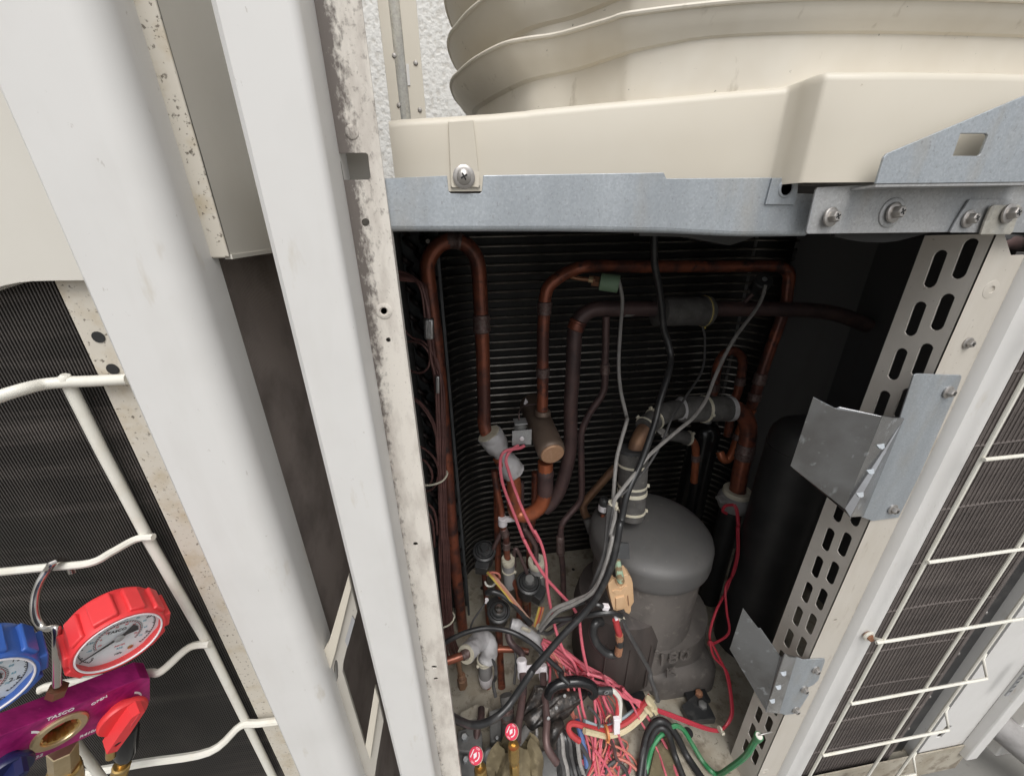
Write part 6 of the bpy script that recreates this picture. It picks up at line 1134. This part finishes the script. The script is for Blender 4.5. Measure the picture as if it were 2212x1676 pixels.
# lettering on the block
for s_, zz, a, b_, sz_ in (('TASCO', zR, 835, 590, (.0062 * q)), ('R410A', zR, 1225, 845, (.0056 * q)), ('R32', zR, 505, 1180, (.0056 * q))):
    u_, v_ = uv(zz, a, b_); obj('lettering', text_g(s_, sz_, on_face(u_, v_, -(.0004 * q)), GU, GV, (.0002 * q), bold=(.0001 * q)), 'print_white', MG)
u_, v_ = uv(zR, 1365, 400); tl = math.radians(18)
obj('lettering', text_g('OPEN', (.0050 * q), on_face(u_, v_, -(.0004 * q)), GU * math.cos(tl) + GV * math.sin(tl), GV * math.cos(tl) - GU * math.sin(tl), (.0002 * q), bold=(.0001 * q)), 'print_white', MG)
def swoosh(c, r0, r1, a0, a1, nm='arrow_mark'):
    lo = [(r1 * math.cos(a), r1 * math.sin(a)) for a in [a0 + (a1 - a0) * i / 8 for i in range(9)]] + [((r0 + (r1 - r0) * .7 * i / 8) * math.cos(a), (r0 + (r1 - r0) * .7 * i / 8) * math.sin(a)) for i, a in enumerate([a1 + (a0 - a1) * i / 8 for i in range(9)])][1:-1]
    return obj(nm, g_prism([lo], c, GU, GV, GW, (.0002 * q)), 'print_white', MG, smooth=False)
uk, vk = uv(zR, 1650, 500)
kface = on_face(uk, vk, -(.0003 * q))
swoosh(kface, (.0165 * q), (.0195 * q), math.radians(5), math.radians(62))
# valve knobs: round disc with a cross bar
def knob(c, r, mt, lab):
    K = obj('valve_knob', g_lathe([(r * .5, -(.012 * q)), (r * .55, -(.004 * q)), (r * .94, -(.002 * q)), (r, (.001 * q)), (r, (.004 * q)), (r * .94, (.006 * q)), (0, (.006 * q))], c, GN, 32), mt, MG)
    bar = [(-r * .26, -r * 1.22), (r * .22, -r * 1.30), (r * .27, -r * .3), (r * .24, r * .92), (-r * .02, r * .98), (-r * .26, r * .78), (-r * .29, -r * .1)]
    u2, v2 = GU * math.cos(-.25) + GV * math.sin(-.25), GV * math.cos(-.25) - GU * math.sin(-.25)
    obj('grip_bar', g_prism([bar, ell(0, -r * .80, r * .15, r * .13)], c - GW * (.022 * q), u2, v2, GW, (.018 * q)), mt, K, smooth=False, bev=(.0012 * q))
    obj('bar_slot', g_box(c - GW * (.0222 * q) + v2 * (r * .55), (.0008 * q), (.0006 * q), r * .35, u2, GW, v2), 'print_red' if mt == 'red_plastic' else 'navy_plastic', K)
    obj('hanging_hole', g_lathe([(r * .145, 0), (r * .145, (.0002 * q)), (0, (.0002 * q))], c - GW * (.0205 * q) - v2 * (r * .80), GN, 14), 'dark_recess', K)
    return K
rk = knob(kface - GW * (.010 * q), (.0225 * q), 'red_plastic', '')
ub, vb_ = uv(zR, 120, 1180); knob(on_face(ub, vb_ - (.002 * q), -(.010 * q)), (.0165 * q), 'navy_plastic', '')
swoosh(on_face(*uv(zR, 170, 1090), -(.0003 * q)), (.0165 * q), (.0195 * q), math.radians(5), math.radians(62))
# gauges
def gauge(c, mt, name, needle, numbers):
    R = (.0350 * q)
    G = obj(name, g_lathe([(R * 1.0, (.040 * q)), (R * 1.06, (.036 * q)), (R * 1.09, (.024 * q)), (R * 1.10, (.004 * q)), (R * 1.08, -(.002 * q)), (R * 1.06, -(.004 * q)), (R * 1.01, -(.004 * q)), (R * 1.0, (.004 * q))], c, GW, 48, ring=True), mt, MG)
    for k in range(10):
        a = 2 * math.pi * (k + .3) / 10; d_ = GU * math.cos(a) + GV * math.sin(a); t_ = GV * math.cos(a) - GU * math.sin(a)
        obj('grip_lug', g_box(c + d_ * (R * 1.09) + GW * (.016 * q), R * (.09 if k % 3 else .13), (.0165 * q), R * (.20 if k % 3 else .28), d_, GW, t_), mt, G, bev=(.0016 * q))
    D = obj('dial', g_lathe([(R * 1.0, .0), (R * 1.0, -(.0006 * q)), (0, -(.0006 * q))], c + GW * (.006 * q), GW, 48), 'dial_white', G)
    f0 = c + GW * (.0050 * q)
    def ring(r0, r1, a0, a1, mt2, nm, y=0.0, n=60):
        lo = [(r0 * math.cos(a), r0 * math.sin(a)) for a in [a0 + (a1 - a0) * i / n for i in range(n + 1)]]; hi = [(r1 * math.cos(a), r1 * math.sin(a)) for a in [a1 + (a0 - a1) * i / n for i in range(n + 1)]]
        obj(nm, g_prism([lo + hi], f0 + GW * y, GU, GV, GW, (.0002 * q)), mt2, D, smooth=False)
    A0, A1 = math.radians(-125), math.radians(-425 + 25)
    ring(R * .86, R * .875, A0, A1, 'print_black', 'scale_line'); ring(R * .54, R * .555, math.radians(-150), math.radians(-390), 'print_grey', 'scale_line'); ring(R * .50, R * .512, math.radians(-150), math.radians(-390), 'print_red', 'scale_line')
    tk_ = []
    for i in range(56):
        a = A0 + (A1 - A0) * i / 55; ln_ = .10 if i % 10 == 0 else (.06 if i % 5 == 0 else .035)
        d_ = GU * math.cos(a) + GV * math.sin(a); t_ = GV * math.cos(a) - GU * math.sin(a)
        tk_.append(g_box(f0 + d_ * (R * (.865 - ln_ / 2)), R * ln_ / 2, (.0001 * q), R * (.010 if i % 5 else .016), d_, GW, t_))
    for i in range(31):
        a = math.radians(-150 - 240 * i / 30); d_ = GU * math.cos(a) + GV * math.sin(a); t_ = GV * math.cos(a) - GU * math.sin(a)
        tk_.append(g_box(f0 + d_ * (R * .53), R * .03, (.0001 * q), R * .007, d_, GW, t_))
    obj('scale_ticks', join(*tk_), 'print_black', D, smooth=False)
    for s_, deg, r_, sz_, m_ in numbers:
        a = math.radians(deg); p = f0 + (GU * math.cos(a) + GV * math.sin(a)) * (R * r_); obj('numeral', text_g(s_, sz_, p, GU, GV, (.0001 * q)), m_, D)
    obj('lettering', text_g('TASCO', (.0048 * q), f0 + GV * R * .26 - GU * R * .10, GU, GV, (.0001 * q), bold=(.0001 * q)), 'print_black', D)
    obj('lettering', text_g('R410A', (.0032 * q), f0 - GV * R * .40 + GU * R * .12, GU, GV, (.0001 * q)), 'print_red', D)
    obj('lettering', text_g('R32', (.0032 * q), f0 - GV * R * .52 + GU * R * .14, GU, GV, (.0001 * q)), 'print_blue', D)
    obj('lettering', text_g('MPa', (.0036 * q), f0 - GV * R * .74 + GU * R * .16, GU, GV, (.0001 * q)), 'print_black', D)
    a = math.radians(needle); nu, nv = GU * math.cos(a) + GV * math.sin(a), GV * math.cos(a) - GU * math.sin(a)
    obj('needle', g_prism([[(R * .92, R * .008), (0, R * .045), (-R * .16, R * .06), (-R * .42, R * .17), (-R * .46, 0), (-R * .42, -R * .17), (-R * .16, -R * .06), (0, -R * .045), (R * .92, -R * .008)]], f0 - GW * (.0022 * q), nu, nv, GW, (.0006 * q)), 'print_black', G, smooth=False)
    obj('hub', g_lathe([(R * .115, 0), (R * .115, (.0016 * q)), (R * .09, (.0022 * q)), (0, (.0022 * q))], f0 - GW * (.002 * q), GN, 20), 'zinc_dull', G)
    obj('lens_rim', g_lathe([(R * 1.0, -(.003 * q)), (R * .985, -(.0045 * q)), (R * .955, -(.0045 * q)), (R * .95, -(.003 * q))], c, GW, 48, ring=True), 'print_white', G)
    obj('lens', g_lathe([(R * .955, .0), (R * .8, -(.0008 * q)), (R * .55, -(.0014 * q)), (R * .3, -(.0018 * q)), (0, -(.0020 * q))], c - GW * (.0030 * q), GW, 48, lids=False), 'clear_lens', G)
    obj('adjust_screw', g_lathe([(R * .07, 0), (R * .07, (.0005 * q)), (0, (.0005 * q))], f0 - GV * R * .62 + GU * R * .42, GN, 12), 'brass', D)
    return G
nums = [('0', -128, .74, (.0040 * q), 'print_black'), ('1', -188, .72, (.0050 * q), 'print_black'), ('2', -225, .73, (.0045 * q), 'print_black'), ('3', -268, .73, (.0045 * q), 'print_black'), ('4', -322, .74, (.0050 * q), 'print_black'), ('5', -375, .74, (.0055 * q), 'print_black')]
nums += [(str(t), -160 - i * 28, .64, (.0032 * q), 'print_blue') for i, t in enumerate((-40, -20, 0, 20, 40, 50, 60, 65, 70))]
nums += [(str(t), -162 - i * 30, .43, (.0030 * q), 'print_red') for i, t in enumerate((-30, 0, 20, 30, 40, 50, 60, 70))]
gauge(gd, 'red_plastic', 'red_gauge', -145, nums)
nb = [('0', -128, .74, (.0040 * q), 'print_black'), ('0.5', -190, .72, (.0045 * q), 'print_black'), ('1', -318, .74, (.0050 * q), 'print_black'), ('2.5', -375, .72, (.0060 * q), 'print_black'), ('1.5', -250, .73, (.0045 * q), 'print_black')] + nums[6:] 
gb_ = gauge(PP(zQ(-330, 1520), gd), 'blue_plastic', 'blue_gauge', -150, nb)
bc_ = PP(zQ(-330, 1520), gd)
obj('lettering', text_g('R RETARD', (.0046 * q), bc_ + GW * (.0048 * q) - GV * (.0270 * q) + GU * (.012 * q), GU, GV, (.0001 * q), bold=(.00012 * q)), 'print_black', gb_)
for c, nm in ((gd, 'gauge_stem'), (bc_, 'gauge_stem')): obj(nm, g_tube([c + GW * (.022 * q), c + GW * (.022 * q) - GV * (.05 * q)], (.006 * q), 12), 'brass_pale', MG)
# hook
wy = -.034; y0_ = at(zQ(715, 1440), .010).y
hq = [zQ(*t) for t in ((715, 1440), (715, 1200), (710, 960), (712, 770), (690, 712), (600, 722), (530, 690), (470, 620), (435, 480), (450, 300), (510, 130))] + [zE(*t) for t in ((300, 385), (335, 342), (385, 335), (440, 368), (455, 402))]
hy = [y0_ + (wy - .006 - y0_) * t for t in (0, .1, .2, .3, .35, .4, .45, .5, .6, .75, .88, 1)] + [wy - .005, wy + .004, wy + .008, wy + .008]
hk = [P(t, y) for t, y in zip(hq, hy)]
obj('hook', g_tube(cr(hk, 6), .0027, 12), 'chrome_hook', MG)
hn = at(zQ(715, 1500), .010); obj('hook_nut', g_lathe([((.0075 * q), -(.006 * q)), ((.0085 * q), -(.005 * q)), ((.0085 * q), (.004 * q)), ((.007 * q), (.005 * q))], hn, GV, 6), 'bronze', MG)
# hose couplings
def coupling(top_, bot, r, parent, extra):
    d_ = (bot - top_).normalized()
    for nm, t0_, t1_, rr_, mt, seg in extra:
        a, b_ = top_ + (bot - top_) * t0_, top_ + (bot - top_) * t1_
        obj(nm, g_lathe([(rr_ * .92, 0), (rr_, (.0008 * q)), (rr_, (b_ - a).length - (.0008 * q)), (rr_ * .92, (b_ - a).length)], a, d_, seg), mt, parent)
def knurl(a, b_, r, mt, parent, nm='knurled_sleeve'):
    """sleeve cut with small diamond facets"""
    ax = b_ - a; u, w, z = frame(ax); n, m = 24, 9; V, Fc = [], []
    for i in range(m):
        for j in range(n):
            t = 2 * math.pi * (j + .5 * (i % 2)) / n; rr_ = r * (1 if 0 < i < m - 1 else .93); V.append(a + ax * (i / (m - 1)) + (u * math.cos(t) + w * math.sin(t)) * rr_ * (1 + (.028 * q) * (-1) ** j))
    for i in range(m - 1):
        for j in range(n): Fc.append((i * n + j, i * n + (j + 1) % n, (i + 1) * n + (j + 1) % n, (i + 1) * n + j))
    Fc += [tuple(range(n - 1, -1, -1)), tuple(range((m - 1) * n, m * n))]
    return obj(nm, (V, Fc), mt, parent, smooth=False)
t_, b_ = at(zR(860, 1060), .009), at(zR(880, 1330), .009)
obj('hex_coupling', g_lathe([((.0115 * q), 0), ((.0125 * q), (.001 * q)), ((.0125 * q), (b_ - t_).length)], t_, b_ - t_, 6), 'brass_pale', MG)
obj('collar', g_lathe([((.0130 * q), 0), ((.0145 * q), (.002 * q)), ((.0145 * q), (.007 * q)), ((.0125 * q), (.010 * q))], b_, b_ - t_, 24), 'brass', MG)
e2 = at(zR(930, 1560), .009); knurl(b_ + (e2 - b_) * .18, e2, (.0148 * q), 'brass_pale', MG)
t_, b_ = at(zE(790, 1330), .009), at(zE(785, 1560), .009)
obj('side_port', g_lathe([((.0060 * q), 0), ((.0065 * q), (.001 * q)), ((.0065 * q), (.022 * q))], t_, b_ - t_, 12), 'brass', MG)
obj('dust_cap', g_lathe([((.0120 * q), 0), ((.0130 * q), (.0015 * q)), ((.0125 * q), (b_ - t_).length * .62), ((.0095 * q), (b_ - t_).length * .80), ((.006 * q), (b_ - t_).length * .82)], t_ + (b_ - t_) * .18, b_ - t_, 10), 'black_gloss', MG)
obj('port_stem', g_tube([b_ - (b_ - t_) * .1, at(zE(760, 1610), .009)], (.0052 * q), 12), 'brass', MG)
obj('port_nut', g_lathe([((.0085 * q), 0), ((.0100 * q), (.002 * q)), ((.0095 * q), (.006 * q)), ((.0085 * q), (.009 * q)), ((.0098 * q), (.012 * q)), ((.009 * q), (.03 * q))], at(zE(762, 1600), .009), at(zE(740, 1690), .009) - at(zE(762, 1600), .009), 14), 'brass', MG)
obj('side_knurl', g_tube([at(zE(700, 1390), .009), at(zE(695, 1550), .009)], (.0055 * q), 12), 'brass', MG)

# ================================================================== red-capped service hoses at the bottom
def capped(cz, ca, cb, rx, h, q1, q2, lab):
    c = H(cz, ca, cb, h); n = (CAM - c).normalized() + Vector((-.35, 0, .12)); n.normalize(); r = rx * mpp(c) / 5.55
    T = thing('charging_valve', lab, 'valve', c)
    obj('cap_disc', g_lathe([(r, -.002), (r * 1.02, 0), (r, .0015), (r * .96, .0022), (0, .0022)], c, n, 32), 'cap_pink', T)
    obj('cap_rim', g_lathe([(r * .95, -.0045), (r * 1.03, -.004), (r * 1.03, -.0022), (r * .95, -.002)], c, n, 32), 'cream_plastic', T)
    ux = n.cross(EZ).normalized() * -1; uy = n.cross(ux) * -1
    ux = EZ.cross(n).normalized(); uy = n.cross(ux)
    f = c + n * .0023
    lo = lambda r0, r1, a0, a1: [(r1 * math.cos(a), r1 * math.sin(a)) for a in [a0 + (a1 - a0) * i / 10 for i in range(11)]] + [(r0 * math.cos(a), r0 * math.sin(a)) for a in [a1 + (a0 - a1) * i / 10 for i in range(11)]]
    for a0, a1 in ((-1.1, 1.1),): obj('arc_mark', g_prism([[(x * r, y * r) for x, y in lo(.52, .66, a0, a1)]], f, ux, uy, n, .0002), 'print_white', T, smooth=False)
    obj('diamond_mark', g_prism([[(-.30 * r, 0), (0, -.42 * r), (.24 * r, 0), (0, .42 * r)]], f, ux, uy, n, .0002), 'print_white', T, smooth=False)
    obj('bar_mark', g_prism([[(-.62 * r, -.45 * r), (-.48 * r, -.52 * r), (-.48 * r, .5 * r), (-.60 * r, .42 * r)]], f, ux, uy, n, .0002), 'print_white', T, smooth=False)
    obj('lettering', text_g('OFF', r * .34, f + uy * r * .76, ux, uy, .0002), 'print_white', T); obj('lettering', text_g('ON', r * .30, f - uy * r * .78, ux, uy, .0002), 'print_white', T)
    a, b_ = H(*q1), H(*q2); m_ = a + (b_ - a) * .18
    obj('stem', g_tube([c - n * .003, c - n * .010 + (a - c) * .4, a], r * .34, 12), 'brass', T)
    rr_ = r * .86
    knurl(a, a + (b_ - a) * .42, rr_, 'brass', T)
    obj('neck', g_tube([a + (b_ - a) * .40, a + (b_ - a) * .55], rr_ * .72, 14), 'brass', T)
    obj('hex', g_lathe([(rr_ * .8, 0), (rr_ * .88, .001), (rr_ * .88, (b_ - a).length * .45)], a + (b_ - a) * .53, b_ - a, 6), 'brass', T)
    return T
capped(zL, 478, 1415, 84, .22, (zL, 530, 1560, .20), (zL, 560, 1900, .14), 'left charging valve with bright pink-red disc and brass knurled neck')
capped(zL, 908, 1130, 78, .20, (zL, 930, 1290, .185), (zL, 948, 1700, .10), 'right charging valve, its pink-red disc half hidden by the brown pipe')
